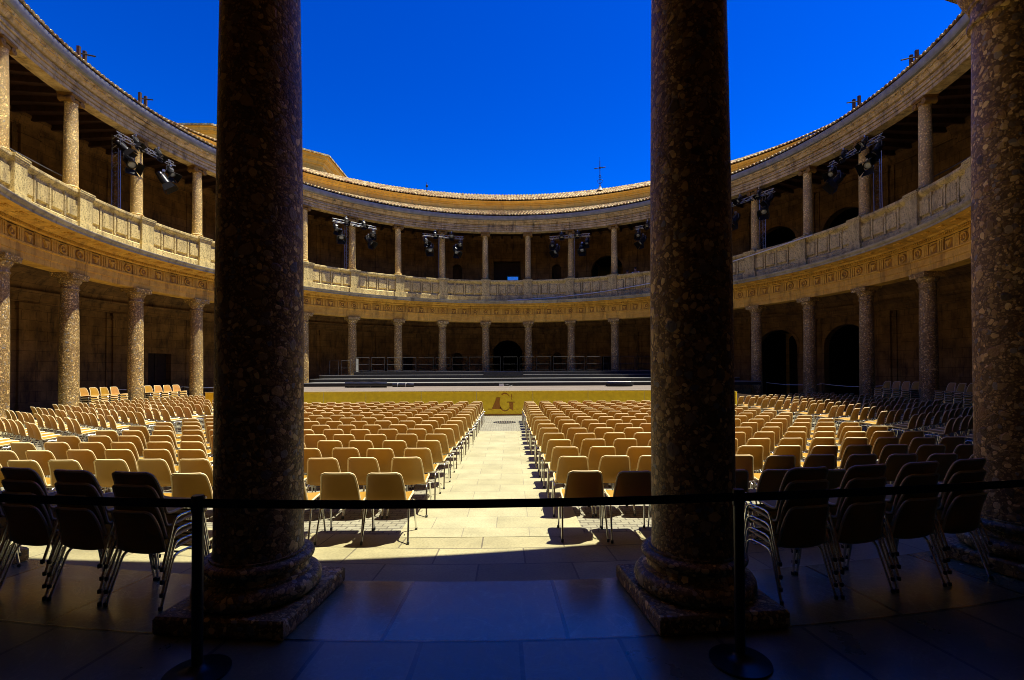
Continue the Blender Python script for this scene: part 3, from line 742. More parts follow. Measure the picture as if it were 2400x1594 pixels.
# ------------------------------------------------------------------ stage
st = empty('stage', (0, 0, 0), label='wide concert stage with mustard front and black steps before the far colonnade', cat='stage')
SY = -.8
seams = [-12.2, -9.9, -7.40, -5.67, -3.41, -1.14, 1.175, 3.45, 5.775, 8.05, 8.95]
for i in range(len(seams)-1):
    a_, b2 = seams[i]+.012, seams[i+1]-.012
    q = MB(); q.box((a_+b2)/2, SY+.02, .53, b2-a_, .04, .94)
    fp = q.build('front_panel', M['yellow'], st)
    if i == 5: logo_parent = fp
q = MB()
for s in seams: q.box(s, SY+.016, .53, .02, .03, .94)
q.box(-1.6, SY-.012, 1.005, 21.2, .06, .03)
q.build('trim_strip', M['seam'], st)
q = MB(); q.box(-1.6, SY+.03, .03, 21.2, .10, .05); q.build('kick_board', M['yellow_dark'], st)
q = MB(); q.box(-1.6, 3.0, .98, 21.2, 7.54, .05); q.uv = [(v[0], v[1]) for v in q.v]; q.build('deck', M['deck'], st)
q = MB(); q.box(-1.6, 3.2, .45, 21.0, 7.2, .85); q.build('understructure', M['stage_black'], st)
# right wing falling away from the front
q = MB(); q.add([(8.95, SY, 0.0), (9.5, SY-.22, 0.0), (9.5, SY-.22, .93), (8.95, SY, 1.12), (8.99, SY+.04, 0), (9.54, SY-.18, 0), (9.54, SY-.18, .93), (8.99, SY+.04, 1.12)],
      [(0, 1, 2, 3), (7, 6, 5, 4), (3, 2, 6, 7), (1, 5, 6, 2), (0, 3, 7, 4)]); q.build('ramp_panel', M['yellow'], st)
q = MB(); q.tube([(8.93, SY-.01, 1.13), (9.53, SY-.24, .94)], .02, 4); q.build('ramp_trim', M['seam'], st)
q = MB(); q.add([(9.52, SY-.2, 0), (9.9, SY+.5, 0), (9.9, SY+.5, .84), (9.52, SY-.2, .92), (12.8, SY+3.2, 0), (12.8, SY+3.2, .55)], [(0, 1, 2, 3), (1, 4, 5, 2)]); q.build('ramp_side', M['door'], st)  # dark brown stands in for shade on the turned side of the ramp
levels = [(1.005, 1.20, 6.55, -11.6, 14.5), (1.20, 1.40, 8.75, -11.9, 14.3), (1.40, 1.62, 10.9, -12.2, 12.6), (1.62, 1.845, 12.25, -10.4, 11.6)]
for za, zb, y, xa, xb in levels:
    q = MB(); q.box((xa+xb)/2, y+(16.0-y)/2, (za+zb)/2-.01, xb-xa, 16.0-y, zb-za-.03)
    s_ = q.build('step', M['stage_black'], st)
    q = MB(); q.box((xa+xb)/2, y+1.08, zb-.012, xb-xa+.02, 2.2, .036); q.build('tread', M['tread'], s_)
q = MB(); q.box(-.2, 12.15, 1.66, 2.6, 2.6, .30); q.build('landing', M['stage_black'], st)
# railings on the upper platform
def railing(x0, x1, y, z, step, mat, h=1.0):
    q = MB(); n_ = max(1, round((x1-x0)/step))
    for i in range(n_):
        a_, b2 = x0+(x1-x0)*i/n_+.09, x0+(x1-x0)*(i+1)/n_-.09
        for x in (a_, b2): q.tube([(x, y, z), (x, y, z+h)], .012, 6)
        for zz in (.08, h*.5, h): q.tube([(a_, y, z+zz), (b2, y, z+zz)], .0095, 6)
    return q.build('railing', mat, st)
railing(-10.35, -6.1, 12.33, 1.845, 1.12, M['steel'], .98); railing(-6.1, 11.2, 12.5, 1.845, 1.12, M['rail_shaded'], .98)  # right-hand run uses the steel with shadow painted in
railing(-12.1, -10.5, 12.2, 1.62, .8, M['steel'], .98)
q = MB()
q.box(-10.28, 12.6, 2.3, .04, .5, .9); q.build('end_panel', M['tread'], st)
# cut-out letter G with its stair, on the centre front panel
def LG(cx, cy): return (.05+(cx-950)*.001568, .545-(cy-705)*.001568)
YF = SY-.001
def plate(mb, pts, d=.018, y=YF):
    n_ = len(pts); vs = [(x, y-d, z) for x, z in pts]+[(x, y+.005, z) for x, z in pts]
    mb.add(vs, [tuple(range(n_)), tuple(range(2*n_-1, n_-1, -1))]+[(i+n_, (i+1) % n_+n_, (i+1) % n_, i) for i in range(n_)])
lg = MB()
def ell(cx, cy, rx, ry, a): return LG(cx+rx*cos(a), cy-ry*sin(a))
def arc_band(a0, a1, t0, t1, n_=20):
    for i in range(n_):
        b0, b1 = a0+(a1-a0)*i/n_, a0+(a1-a0)*(i+1)/n_; w0 = t0+(t1-t0)*i/n_; w1 = t0+(t1-t0)*(i+1)/n_
        plate(lg, [ell(940, 705, 138, 218, b0), ell(940, 705, 138+w0, 218+w0, b0), ell(940, 705, 138+w1, 218+w1, b1), ell(940, 705, 138, 218, b1)], .018)
arc_band(radians(42), radians(125), 14, 34); arc_band(radians(212), radians(322), 28, 16)
stair = []
steps_n = 6
for i in range(steps_n):
    x0_ = 600+i*21; x1_ = x0_+21; y_ = 830-i*50
    stair.append((x0_, x1_+14, y_))
for i, (xa, xb, yt) in enumerate(stair):
    # each tread: strip from its top down to the next, running right to the bowl of the G
    yb = yt+50 if i else 885
    def bowl(y):
        k_ = (y-705)/228; return 940-146*sqrt(max(0, 1-k_*k_))
    plate(lg, [LG(xa, yb), LG(max(xa+12, min(bowl(yb), 940)), yb), LG(max(xb, bowl(yt)), yt), LG(xb-18, yt), LG(xa+6, yt+8)], .018)
plate(lg, [LG(985, 712), LG(1195, 712), LG(1195, 698), LG(985, 694)]); plate(lg, [LG(1048, 715), LG(1150, 715), LG(1148, 880), LG(1140, 942), LG(1132, 905), LG(1062, 880)])
plate(lg, [LG(1098, 540), LG(1108, 490), LG(1118, 490), LG(1120, 655), LG(1112, 655), LG(1104, 590)])
plate(lg, [LG(495, 892), LG(600, 892), LG(600, 881), LG(495, 881)], .012); plate(lg, [LG(1160, 892), LG(1300, 892), LG(1300, 883), LG(1160, 883)], .012)
lg.build('letter_logo', M['yellow_dark'], logo_parent)
# loose things on the stage
def bundle(x0, x1, y, lab, r=.17):
    t = empty('cloth_bundle', ((x0+x1)/2, y, 1.005), label=lab, cat='cover')
    L_ = x1-x0; q = MB(); pts = []
    for i in range(9):
        pts.append((-L_/2+L_*i/8, .03*sin(i*1.7), r*.62+.012*sin(i*2.3)))
    q.tube(pts, r*.6, 10); q.box(0, .12, r*.45, L_*.9, r*1.6, r*.85); q.build('cover', M['foil'], t, True, 50)
    q = MB()
    for i in (2, 5): q.tube([(pts[i][0], pts[i][1]-.11, .01), (pts[i][0]+.02, pts[i][1]-.12, .15), (pts[i][0]+.03, pts[i][1], .22)], .012, 5)
    q.build('strap', M['rope'], t)
bundle(-8.35, -6.2, 4.6, 'long black wrapped bundle lying at the left of the stage deck', .26)
bundle(-6.15, -5.0, 5.6, 'short black bundle right behind the long one on the stage')
t = empty('flight_case', (6.0, 4.75, 1.005), label='low black oval case with white top at the right of the deck', cat='case')
q = MB(); q.lathe([(.62, .0), (.75, .05), (.75, .20), (.70, .24)], 24); q.xform(Matrix.Diagonal((1, .45, 1, 1))); q.build('case_body', M['foil'], t, True, 40)
q = MB(); q.lathe([(.62, .242), (.60, .27)], 24); q.xform(Matrix.Diagonal((1, .42, 1, 1))); q.build('lid', M['nosing'], t)
t = empty('cable_box', (-.25, 6.3, 1.005), label='small white box with cable at the centre of the stage', cat='box')
q = MB(); q.box(0, 0, .06, .26, .18, .12); q.build('housing', M['nosing'], t)
q = MB(); q.tube([(.13, 0, .05), (.3, -.1, .08), (.5, 0, .04), (.62, -.2, .06), (.5, -.6, .015), (.42, -3, .010), (.38, -6.9, .010)], .008, 6); q.build('cable', M['gutter'], t)
# drain grate in the cobbles
t = empty('drain_grate', (.045, -3.5, .0), label='round iron drain grate in the cobbles before the stage', cat='grate')
q = MB(); q.lathe([(.36, .001), (.40, .001), (.40, .012), (.36, .012), (.36, .001)], 32, caps=False); q.build('rim', M['iron'], t)
q = MB(); q.lathe([(.359, .002), (.359, .004)], 32); q.build('pit', M['void'], t)
q = MB()
for i in range(-5, 6):
    w_ = sqrt(.36**2-(i*.062)**2); q.box(i*.062, 0, .010, .026, 2*w_, .008)
q.build('bars', M['cornice'], t)

# ------------------------------------------------------------------ chairs
def cat_spline(pts, n_):
    out = []
    P = [pts[0]]+list(pts)+[pts[-1]]
    for i in range(1, len(P)-2):
        for k in range(n_):
            t = k/n_; p0, p1, p2, p3 = P[i-1], P[i], P[i+1], P[i+2]
            out.append(tuple(.5*((2*p1[j])+(-p0[j]+p2[j])*t+(2*p0[j]-5*p1[j]+4*p2[j]-p3[j])*t*t+(-p0[j]+3*p1[j]-3*p2[j]+p3[j])*t**3) for j in range(len(p1))))
    out.append(tuple(pts[-1])); return out
def shell_mesh(nx=12, sub=3):
    # (y, z, half width, forward curl of the edges, edge lift)
    prof = [(.235, .385, .165, 0, .0), (.228, .425, .205, 0, .012), (.14, .418, .222, 0, .022), (0, .402, .220, .0, .026), (-.12, .388, .218, .012, .026), (-.188, .400, .211, .030, .020), (-.216, .460, .204, .045, .006), (-.228, .54, .195, .045, .0), (-.245, .63, .185, .036, 0), (-.262, .70, .174, .024, 0), (-.272, .727, .160, .018, 0), (-.276, .741, .128, .012, 0)]
    pr = cat_spline(prof, sub); mb = MB(); NX = nx+1; T = .006
    rows = []
    for i, (y, z, hw, curl, lift) in enumerate(pr):
        row = []
        for j in range(NX):
            s = -1+2*j/nx; e = abs(s)**2.6
            row.append(Vector((s*hw, y+curl*e, z+lift*e)))
        rows.append(row)
    NR = len(rows)
    nrm = []
    for i in range(NR):
        nr = []
        for j in range(NX):
            a_ = rows[min(i+1, NR-1)][j]-rows[max(i-1, 0)][j]; b2 = rows[i][min(j+1, nx)]-rows[i][max(j-1, 0)]
            v = b2.cross(a_); nr.append(v.normalized())
        nrm.append(nr)
    for sgn in (1, -1):
        for i in range(NR):
            for j in range(NX): mb.v.append(tuple(rows[i][j]+nrm[i][j]*T/2*sgn))
    o = NR*NX
    for i in range(NR-1):
        for j in range(nx):
            a_, b2, c, d = i*NX+j, i*NX+j+1, (i+1)*NX+j+1, (i+1)*NX+j
            mb.f.append((a_, b2, c, d)); mb.f.append((o+d, o+c, o+b2, o+a_))
    # rolled rim all round: a thin tube following the edge
    edge = [rows[i][0] for i in range(NR)]+[rows[NR-1][j] for j in range(1, NX)]+[rows[i][nx] for i in range(NR-2, -1, -1)]+[rows[0][j] for j in range(nx-1, 0, -1)]
    edge = edge+[edge[0]]
    mb.nshell = len(mb.f)
    mb.tube([e+Vector((0, -.001, .0)) for e in edge], .0105, 6, caps=False)
    return mb
def shell_obj(t, *a):
    q_ = shell_mesh(*a); o = q_.build('seat_shell', [M['shell'], M['rim']], t, True, 50)
    for i, p in enumerate(o.data.polygons):
        if i >= q_.nshell: p.material_index = 1
    return o
def bent(p0, p1, p2, r=.05, n_=4):
    """polyline corner p0-p1-p2 rounded"""
    a_, b2, c = Vector(p0), Vector(p1), Vector(p2)
    d0 = (a_-b2).normalized()*r; d1 = (c-b2).normalized()*r; out = []
    for i in range(n_+1):
        t = i/n_; out.append((b2+d0)*(1-t)**2+b2*2*t*(1-t)+(b2+d1)*t*t)
    return out
def leg_mesh(sx, front):
    mb = MB()
    if front: foot, knee, nxt = (sx*.243, .225, .0), (sx*.228, .165, .372), (sx*.205, -.1, .372)
    else: foot, knee, nxt = (sx*.240, -.235, .0), (sx*.224, -.105, .366), (sx*.205, .1, .372)
    pts = [Vector(foot)]+bent(foot, knee, nxt, .055)
    mb.tube(pts, .0105, 8)
    return mb
def foot_mesh(sx, front):
    mb = MB(); x, y = (sx*.243, .225) if front else (sx*.240, -.235); mb.lathe([(.013, 0), (.0145, .004), (.0145, .028), (.012, .03)], 8, x, y); return mb
def rail_mesh():
    mb = MB()
    for sx in (-1, 1):
        mb.tube([(sx*.224, .112, .3722), (sx*.220, -.052, .3705)], .0102, 8)
        # side coupling loop
        mb.tube([(sx*.224, .10, .371), (sx*.262, .09, .368), (sx*.266, .03, .368), (sx*.224, .02, .371)], .005, 5)
    for y in (-.05, .09): mb.tube([(-.222, y, .372), (.222, y, .372)], .009, 6)
    return mb
def chair_thing(detail=True):
    t = empty('chair')
    shell_obj(t)
    for front in (True, False):
        for sx in (-1, 1):
            lg_ = leg_mesh(sx, front).build('leg', M['chrome'], t, True, 60)
            if detail: foot_mesh(sx, front).build('foot_cap', M['rubber'], lg_)
    rail_mesh().build('seat_frame', M['chrome'], t, True, 60)
    return t
proto_full = chair_thing(True)
ORD = ['zeroth', 'first', 'second', 'third', 'fourth', 'fifth', 'sixth', 'seventh', 'eighth', 'ninth', 'tenth', 'eleventh', 'twelfth', 'thirteenth', 'fourteenth', 'fifteenth', 'sixteenth', 'seventeenth', 'eighteenth']
chairs = []   # (x, y, z, rz, label, group, shade)
rowY = [-15.6+.235]+[-14.73+.235+.745*i for i in range(16)]
def jit(s): return random.uniform(-s, s)
for side in (-1, 1):
    sn = 'left' if side < 0 else 'right'
    for r_, y in enumerate(rowY):
        xmax = {0: 3.7, 1: 6.2, 2: 6.75}.get(r_, 7.15)
        i = 0
        while True:
            x = 1.04-.012*min(r_, 9)+.512*i
            if x > xmax: break
            i += 1
            lab = 'tan chair, %s row from the viewer, %s seat %s of the aisle' % (ORD[r_+1] if r_ else 'nearest', ORD[i], sn)
            chairs.append((side*x+jit(.018), y+jit(.03), 0, jit(.06), lab, 'tan chairs in rows facing the stage'))
    for r_ in range(12):
        y00 = -11.35+.945*r_; a33 = radians(33)
        i = 0
        while True:
            x = 9.62+.555*cos(a33)*i; y = y00+.235+.555*sin(a33)*i
            if hypot(x, y) > 15.75: break
            i += 1
            lab = 'tan chair in the %s angled block, %s row from viewer, %s from its aisle' % (sn, ORD[r_+1], ORD[i])
            chairs.append((side*x+jit(.015), y+jit(.02), 0, side*a33+jit(.04), lab, 'tan chairs angled towards the stage'))
# stacks between the columns: every stacked chair is a chair
def stack(ang, rr, count, pitch, who, group):
    a = radians(ang); x, y = rr*sin(a), rr*cos(a)
    # seats face the centre of the court
    rz = -a+pi
    for j in range(count):
        lv = 'top' if j == count-1 else ('bottom' if j == 0 else ORD[count-j]+' from top')
        lab = '%s chair, %s' % (lv, who)
        chairs.append((x+jit(.004), y+jit(.004), pitch*j, rz+jit(.02), lab, group, 'stack'))
nm = ['nearest the aisle', 'second from the aisle', 'third from the aisle', 'fourth from the aisle']
for s, sn in ((-1, 'left'), (1, 'right')):
    for i in range(4):
        d = 180-(8.75+1.78*i if s < 0 else 8.55+1.78*i)
        stack(s*d, 16.90, 4, .097, 'dark foreground %s stack, %s' % (sn, nm[i]), 'dark stacked chairs between the front columns')
pos = ['far end', 'second from the far end', 'third from the far end', 'near end']
for s, sn, cnt in ((-1, 'left', 6), (1, 'right', 7)):
    for bay, bn in ((79.0, 'farther'), (90.0, 'nearer'), (101.2, 'column-side')):
        if s > 0 and bay < 80: continue
        if s < 0 and bay > 100: continue
        for i in range(4):
            stack(s*(bay-2.55+1.70*i), 16.95, cnt, .092, '%s %s stack group, %s' % (sn, bn, pos[i]), 'chairs stacked between the side columns')
# project to find the three hundred chairs that show largest
def to_px(p):
    d = Vector(p)-CAM; zf = d.dot(fwd)
    if zf < .2: return None
    return (1200+10.82+d.dot(right)/zf*1130.346, 797+59.72-d.dot(up)/zf*1130.346, zf)
def score(c):
    q_ = to_px((c[0], c[1], c[2]+.6))
    if q_ is None or not (-20 < q_[0] < 2420): return 0
    if q_[2] > 4.3 and (510 < q_[0] < 716 or 1528 < q_[0] < 1718 or q_[0] > 2290): return 0
    if abs(c[0]) < 7.3 and q_[2] > 5 and len(c) < 7:
        pass
    s_ = 1/q_[2]
    if len(c) == 7 and 'top' not in c[4][:4]: s_ *= .62 if q_[2] > 5 else 1
    return s_
chairs.sort(key=score, reverse=True)
IND = 296
def place(src, c, first=False):
    o = src if first else copy_tree(src)
    o.location = (c[0], c[1], c[2]+.006); o.rotation_euler = (0, 0, c[3])
    tag(o, c[4], 'chair', c[5]); return o
# a lighter copy for the mid-distance chairs: shell and one leg frame
def simple_chair():
    t = empty('chair'); shell_obj(t, 8, 2)
    mb = MB()
    for front in (True, False):
        for sx in (-1, 1):
            q_ = leg_mesh(sx, front); mb.add(q_.v, q_.f)
    q_ = rail_mesh(); mb.add(q_.v, q_.f); mb.build('leg_frame', M['chrome'], t, True, 60)
    return t
proto_simple = simple_chair(); nf = 0; ns = 0
for c in chairs[:IND]:
    near = hypot(c[0]-CAM.x, c[1]-CAM.y) < 9.0
    if near: place(proto_full, c, nf == 0); nf += 1
    else: place(proto_simple, c, ns == 0); ns += 1
# the rest of the seating, farther off, as one mass
ms, mf = MB(), MB()
sm, fm = shell_mesh(6, 1), MB()
for front in (True, False):
    for sx in (-1, 1):
        q_ = leg_mesh(sx, front); fm.add(q_.v, q_.f)
q_ = rail_mesh(); fm.add(q_.v, q_.f)
for c in chairs[IND:]:
    T_ = Matrix.Translation((c[0], c[1], c[2]+.006)) @ Matrix.Rotation(c[3], 4, 'Z')
    for dst, src in ((ms, sm), (mf, fm)): dst.add([T_ @ Vector(v) for v in src.v], src.f)
o = len(ms.v); no = len(ms.f); per = len(sm.f)
ms.add(mf.v, mf.f)
mass = ms.build('seating_rows', [M['shell'], M['chrome'], M['rim']], None, True, 50)
for i, p in enumerate(mass.data.polygons):
    if i >= no: p.material_index = 1
    elif i % per >= sm.nshell: p.material_index = 2
tag(mass, 'far rows of small tan chairs filling the court before the stage', 'chairs', 'tan chairs in rows facing the stage', 'stuff')

# ------------------------------------------------------------------ stanchions and belts
def stanchion(x, y, lab):
    t = empty('barrier_post', (x, y, .006), label=lab, cat='barrier post', group='belt barrier posts')
    q = MB(); q.lathe([(.178, 0), (.18, .006), (.178, .014), (.10, .026), (.05, .04), (.035, .06)], 40); q.build('base', M['black'], t, True, 50)
    q = MB(); q.lathe([(.0305, .05), (.0305, .96)], 24); q.build('pole', M['black'], t, True, 50)
    q = MB(); q.lathe([(.034, .955), (.036, .96), (.036, 1.045), (.030, 1.055)], 24); q.build('belt_head', M['black'], t, True, 50)
    return t
SL, SR = (-1.605, -17.75), (1.655, -17.70)
stanchion(*SL, 'black barrier post before the left massive column')
stanchion(*SR, 'black barrier post before the right massive column')
def belt(p0, p1, sag, lab, h=.052):
    a_, b2 = Vector(p0), Vector(p1); q = MB(); d = (b2-a_); d.z = 0; nrm = Vector((-d.y, d.x, 0)).normalized()*.001; n_ = 16
    for i in range(n_+1):
        t = i/n_; p = a_.lerp(b2, t); p.z -= sag*4*t*(1-t)
        for zz in (-h/2, h/2):
            for s in (1, -1): q.v.append(tuple(p+nrm*s+Vector((0, 0, zz))))
    for i in range(n_):
        o = 4*i
        q.f += [(o, o+4, o+6, o+2), (o+1, o+3, o+7, o+5), (o, o+1, o+5, o+4), (o+2, o+6, o+7, o+3)]
    q.f += [(0, 2, 3, 1), (4*n_, 4*n_+1, 4*n_+3, 4*n_+2)]
    tag(q.build('barrier_belt', M['belt']), lab, 'belt', 'black barrier belts')
belt((SL[0]+.034, SL[1], 1.012), (SR[0]-.034, SR[1], 1.012), .022, 'black belt stretched across the centre opening between both barrier posts')
belt((SL[0]-.034, SL[1], 1.012), (-5.2, -17.2, 1.03), .02, 'black belt running from the left barrier post out of view')
belt((SR[0]+.034, SR[1], 1.012), (5.4, -17.1, 1.03), .02, 'black belt running from the right barrier post out of view')

# ------------------------------------------------------------------ rope barriers, balcony cable, handrails
for k, lb in ((-8, 'white rope between left columns behind the stacked chairs'), (-7, 'white rope between the farther left columns'), (6, 'pale rope across the farther right arcade bay'), (7, 'pale rope across the nearer right arcade bay')):
    a0, a1 = colang(k), colang(k+1); t = empty('rope_barrier', (0, 0, 0), label=lb, cat='rope barrier', group='rope barriers in the lower gallery')
    q = MB(); pts = []
    for i in range(11):
        f = i/10; a = a0+(a1-a0)*f; pts.append((17.9*sin(a), 17.9*cos(a), 1.08-.10*4*f*(1-f)))
    q.tube(pts, .018, 6); q.build('rope', M['rope'], t)
    q = MB()
    for a in (a0, a1): q.tube([(17.9*sin(a), 17.9*cos(a), .006), (17.9*sin(a), 17.9*cos(a), 1.1)], .02, 6)
    q.build('post', M['iron'], t)
q = MB(); pts = []
for ad, z, rr in ((.26, 7.23, 15.95), (12, 7.42, 16.2), (25, 7.68, 16.38), (38, 7.98, 16.42), (50, 8.3, 16.40), (60, 8.56, 16.38), (76, 8.80, 16.36)):
    a = radians(ad); pts.append((rr*sin(a), rr*cos(a), z))
q.tube(cat_spline(pts, 5), .032, 6); tag(q.build('cable', M['rope']), 'thin white cable slung along the balcony parapet right of centre', 'cable')
for s, lb in ((-1, 'thin metal handrail behind the left balcony parapet'), (1, 'thin metal handrail behind the right balcony parapet')):
    t = empty('handrail', (0, 0, 0), label=lb, cat='handrail', group='gallery handrails')
    for z in (9.62, 9.25):
        q = MB(); pts = [(17.5*sin(s*radians(d)), 17.5*cos(radians(d)), z) for d in (112, 107, 102, 97, 93)]
        q.tube(pts, .025, 6); q.build('rail', M['steel'], t)
    q = MB()
    for d in (112, 102, 93): q.tube([(17.5*sin(s*radians(d)), 17.5*cos(radians(d)), 7.53), (17.5*sin(s*radians(d)), 17.5*cos(radians(d)), 9.63)], .025, 6)
    q.build('post', M['steel'], t)

# ------------------------------------------------------------------ stage lighting rigs on every second upper column
def truss_mesh(L_, w=.22):
    mb = MB(); ch = [(0, w*.58), (-w/2, -w*.29), (w/2, -w*.29)]   # (y,z) chords, axis x
    for y, z in ch: mb.tube([(-L_/2, y, z), (L_/2, y, z)], .02, 6)
    n_ = int(L_/.22)
    for i in range(n_):
        xa = -L_/2+L_*i/n_; xb = -L_/2+L_*(i+1)/n_
        for j in range(3):
            p, q_ = ch[j], ch[(j+1) % 3]
            if i % 2: p, q_ = q_, p
            mb.tube([(xa, *p), (xb, *q_)], .009, 4)
    return mb
def spot_thing():
    """lantern pointing along local +Y and down; origin at the clamp"""
    t = empty('stage_light')
    q = MB(); q.tube([(-.17, 0, -.30), (-.17, 0, -.08), (-.08, 0, -.04), (.08, 0, -.04), (.17, 0, -.08), (.17, 0, -.30)], .014, 6); q.build('yoke', M['steel'], t)
    q = MB(); q.box(0, 0, .0, .07, .09, .10); q.tube([(0, 0, -.05), (0, 0, .06)], .015, 6); q.build('clamp', M['alu'], t)
    tilt = Matrix.Translation((0, 0, -.30)) @ Matrix.Rotation(radians(-48), 4, 'X')
    q = MB(); q.lathe([(.06, -.26), (.11, -.24), (.12, -.10), (.145, -.06), (.145, .18), (.155, .20), (.155, .24), (.14, .25)], 20); q.xform(tilt @ Matrix.Rotation(-pi/2, 4, 'X'))
    body = q.build('lamp_body', M['black'], t, True, 40)
    q = MB(); q.lathe([(.135, .235), (.10, .262), (.05, .27)], 20); q.xform(tilt @ Matrix.Rotation(-pi/2, 4, 'X')); q.build('lens', M['lens'], body, True, 60)
    q = MB()
    for i in range(4): q.box(0, -.10+.05*i, .152, .16, .016, .03)
    q.xform(tilt); q.build('heat_vent', M['alu'], body)
    for k_ in range(4):
        q = MB(); q.add([(-.15, .25, .15), (.15, .25, .15), (.21, .50, .25), (-.21, .50, .25), (-.15, .25, .144), (.15, .25, .144), (.21, .50, .244), (-.21, .50, .244)], [(0, 1, 2, 3), (7, 6, 5, 4), (0, 4, 5, 1), (1, 5, 6, 2), (2, 6, 7, 3), (3, 7, 4, 0)])
        q.xform(tilt @ Matrix.Rotation(k_*pi/2, 4, 'Y')); q.build('barn_door', M['black'], t)
    return t
spot0 = spot_thing(); first = True
kn = {-8: 'upper column third from the left edge', -4: 'upper column just right of the left massive column', -2: 'upper column left of the centre door', 2: 'upper column right of the centre door', 4: 'upper column partly behind the right massive column', 6: 'upper column just right of the right massive column', 8: 'upper column two left of the right edge'}
pn = ['outermost hanging', 'lower hanging', 'small upper']
for k in (-8, -4, -2, 2, 4, 6, 8):
    a = colang(k); r_ = 16.50; z = 12.05
    t = empty('lighting_truss', (r_*sin(a), r_*cos(a), z), -a, label='horizontal truss fixed to the %s' % kn[k], cat='truss', group='lighting trusses under the upper capitals')
    truss_mesh(3.1).build('truss_frame', M['alu'], t)
    q = MB(); q.box(0, .16, 0, .08, .26, .16); q.build('column_clamp', M['black'], t)
    for sd in (-1, 1):
        sdn = 'left' if sd < 0 else 'right'
        for j, (u, dz, yaw_, up_) in enumerate(((1.32, -.12, -.3, False), (.95, -.12, .25, False), (.62, .26, -.1, True))):
            o = spot0 if first else copy_tree(spot0); first = False
            base = Vector((r_*sin(a), r_*cos(a), 0))+Vector((cos(a), -sin(a), 0))*sd*u
            o.location = (base.x-.0*sin(a), base.y, z+dz+(.16 if up_ else (-.42 if j == 1 else 0)))
            face = pi-a+yaw_*sd+jit(.25)
            o.rotation_euler = (jit(.15), 0, face); sc_ = 1.25 if j == 1 else (.8 if up_ else 1.0); o.scale = (sc_,)*3
            tag(o, '%s light, %s side of the %s' % (pn[j], sdn, kn[k]), 'stage light', 'stage lights on the upper columns')
    # tower truss behind the parapet carrying the rig
    rt = 17.72 if k > 0 else 18.0
    t = empty('truss_tower', (rt*sin(a), rt*cos(a), 7.53), -a, label='vertical truss tower standing behind the %s' % kn[k], cat='truss', group='vertical truss towers in the upper gallery')
    mb = truss_mesh(5.3, .32); mb.xform(Matrix.Translation((0, 0, 2.65)) @ Matrix.Rotation(pi/2, 4, 'Y')); mb.build('truss_frame', M['alu'], t)
    q = MB(); q.box(0, 0, .02, .6, .6, .04); q.build('base_plate', M['steel'], t)

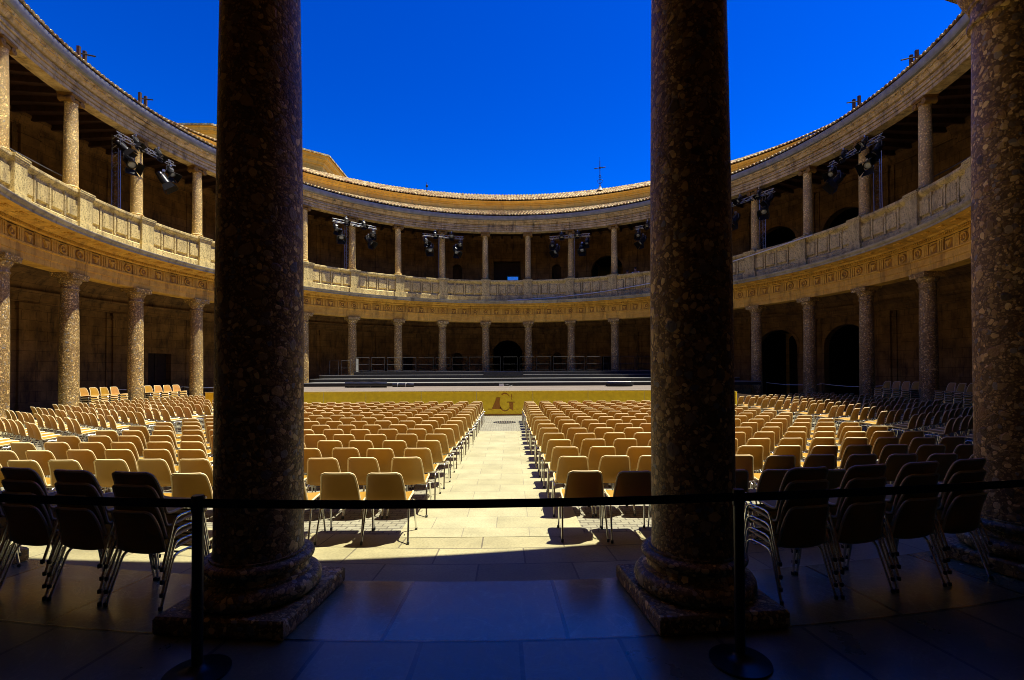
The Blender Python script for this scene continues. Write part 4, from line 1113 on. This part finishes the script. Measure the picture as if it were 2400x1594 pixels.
# ------------------------------------------------------------------ two visitors leaning on the upper parapet
def skinned(name, joints, bones, mat, parent):
    me = bpy.data.meshes.new(name); me.from_pydata([j[:3] for j in joints], bones, [])
    o = bpy.data.objects.new(name, me); COL.objects.link(o)
    sk = o.modifiers.new('skin', 'SKIN'); sk.use_smooth_shade = True
    for i, v in enumerate(me.skin_vertices[0].data): v.radius = (joints[i][3], joints[i][3]); v.use_root = (i == 0)
    sb = o.modifiers.new('sub', 'SUBSURF'); sb.levels = 2; sb.render_levels = 2
    me.materials.append(mat); o.parent = parent; return o
def person(loc, rz, lab, shirt, wide, lean=.28, sc=1.0):
    t = empty('person', loc, rz, label=lab, cat='person', group='visitors at the upper parapet'); t.scale = (sc,)*3
    J = [(0, 0, .95, .13), (0, .06, 1.15, .125), (0, .15*lean/.28, 1.36, .14), (0, .22*lean/.28, 1.47, .06), (0, .27*lean/.28, 1.55, .075), (0, .30*lean/.28, 1.64, .082),
         (-.10, 0, .88, .10), (-.11, .02, .48, .065), (-.12, -.02, .08, .045), (-.12, .10, .04, .035),
         (.10, 0, .88, .10), (.11, .02, .48, .065), (.12, -.02, .08, .045), (.12, .10, .04, .035),
         (-.18, .17, 1.38, .07), (-wide, .22, 1.27, .048), (-wide*.6, .48, 1.26, .034), (-wide*.35, .54, 1.25, .028),
         (.18, .17, 1.38, .07), (wide, .22, 1.27, .048), (wide*.6, .48, 1.26, .034), (wide*.35, .54, 1.25, .028)]
    B = [(0, 1), (1, 2), (2, 3), (3, 4), (4, 5), (0, 6), (6, 7), (7, 8), (8, 9), (0, 10), (10, 11), (11, 12), (12, 13), (2, 14), (14, 15), (15, 16), (16, 17), (2, 18), (18, 19), (19, 20), (20, 21)]
    skinned('body', J, B, M['skin'], t)
    up_ = {0: .018, 1: .018, 2: .018, 14: .014, 15: .014, 16: .012, 18: .014, 19: .014, 20: .012}
    idx = [0, 1, 2, 14, 15, 16, 18, 19, 20]; re = {v: i for i, v in enumerate(idx)}
    skinned('shirt', [(*J[i][:3], J[i][3]+up_[i]) for i in idx], [(re[a_], re[b2]) for a_, b2 in B if a_ in re and b2 in re], shirt, t)
    idx = [0, 6, 7, 8, 10, 11, 12]; re = {v: i for i, v in enumerate(idx)}
    skinned('trousers', [(*J[i][:3], J[i][3]+.02) for i in idx], [(re[a_], re[b2]) for a_, b2 in B if a_ in re and b2 in re], M['grey_cloth'], t)
    hy = .30*lean/.28
    q = MB(); q.lathe([(.09, 1.64), (.098, 1.69), (.085, 1.74), (.04, 1.77), (0, 1.775)], 14, 0, hy-.02); q.build('hair', M['hair'], t, True)
    q = MB(); q.lathe([(.018, 1.60), (.014, 1.64), (.006, 1.665)], 6, 0, hy+.085)
    for s in (-1, 1): q.lathe([(.014, 1.60), (.018, 1.63), (.010, 1.655)], 6, s*.088, hy)
    q.build('face_features', M['skin'], t, True)
    if shirt is M['white_cloth']:
        idx = [0, 1, 2]; skinned('vest', [(*J[i][:3], J[i][3]+.032) for i in idx], [(0, 1), (1, 2)], M['navy_cloth'], t)
    return t
a = radians(33.2); person((17.46*sin(a), 17.46*cos(a), 7.70), -a+pi, 'person in white shirt and dark vest leaning elbows wide on the parapet', M['white_cloth'], .42, .28, .97)
a = radians(31.2); person((17.44*sin(a), 17.44*cos(a), 7.68), -a+pi, 'person of whom only the head shows above the parapet', M['grey_cloth'], .24, .28, .90)
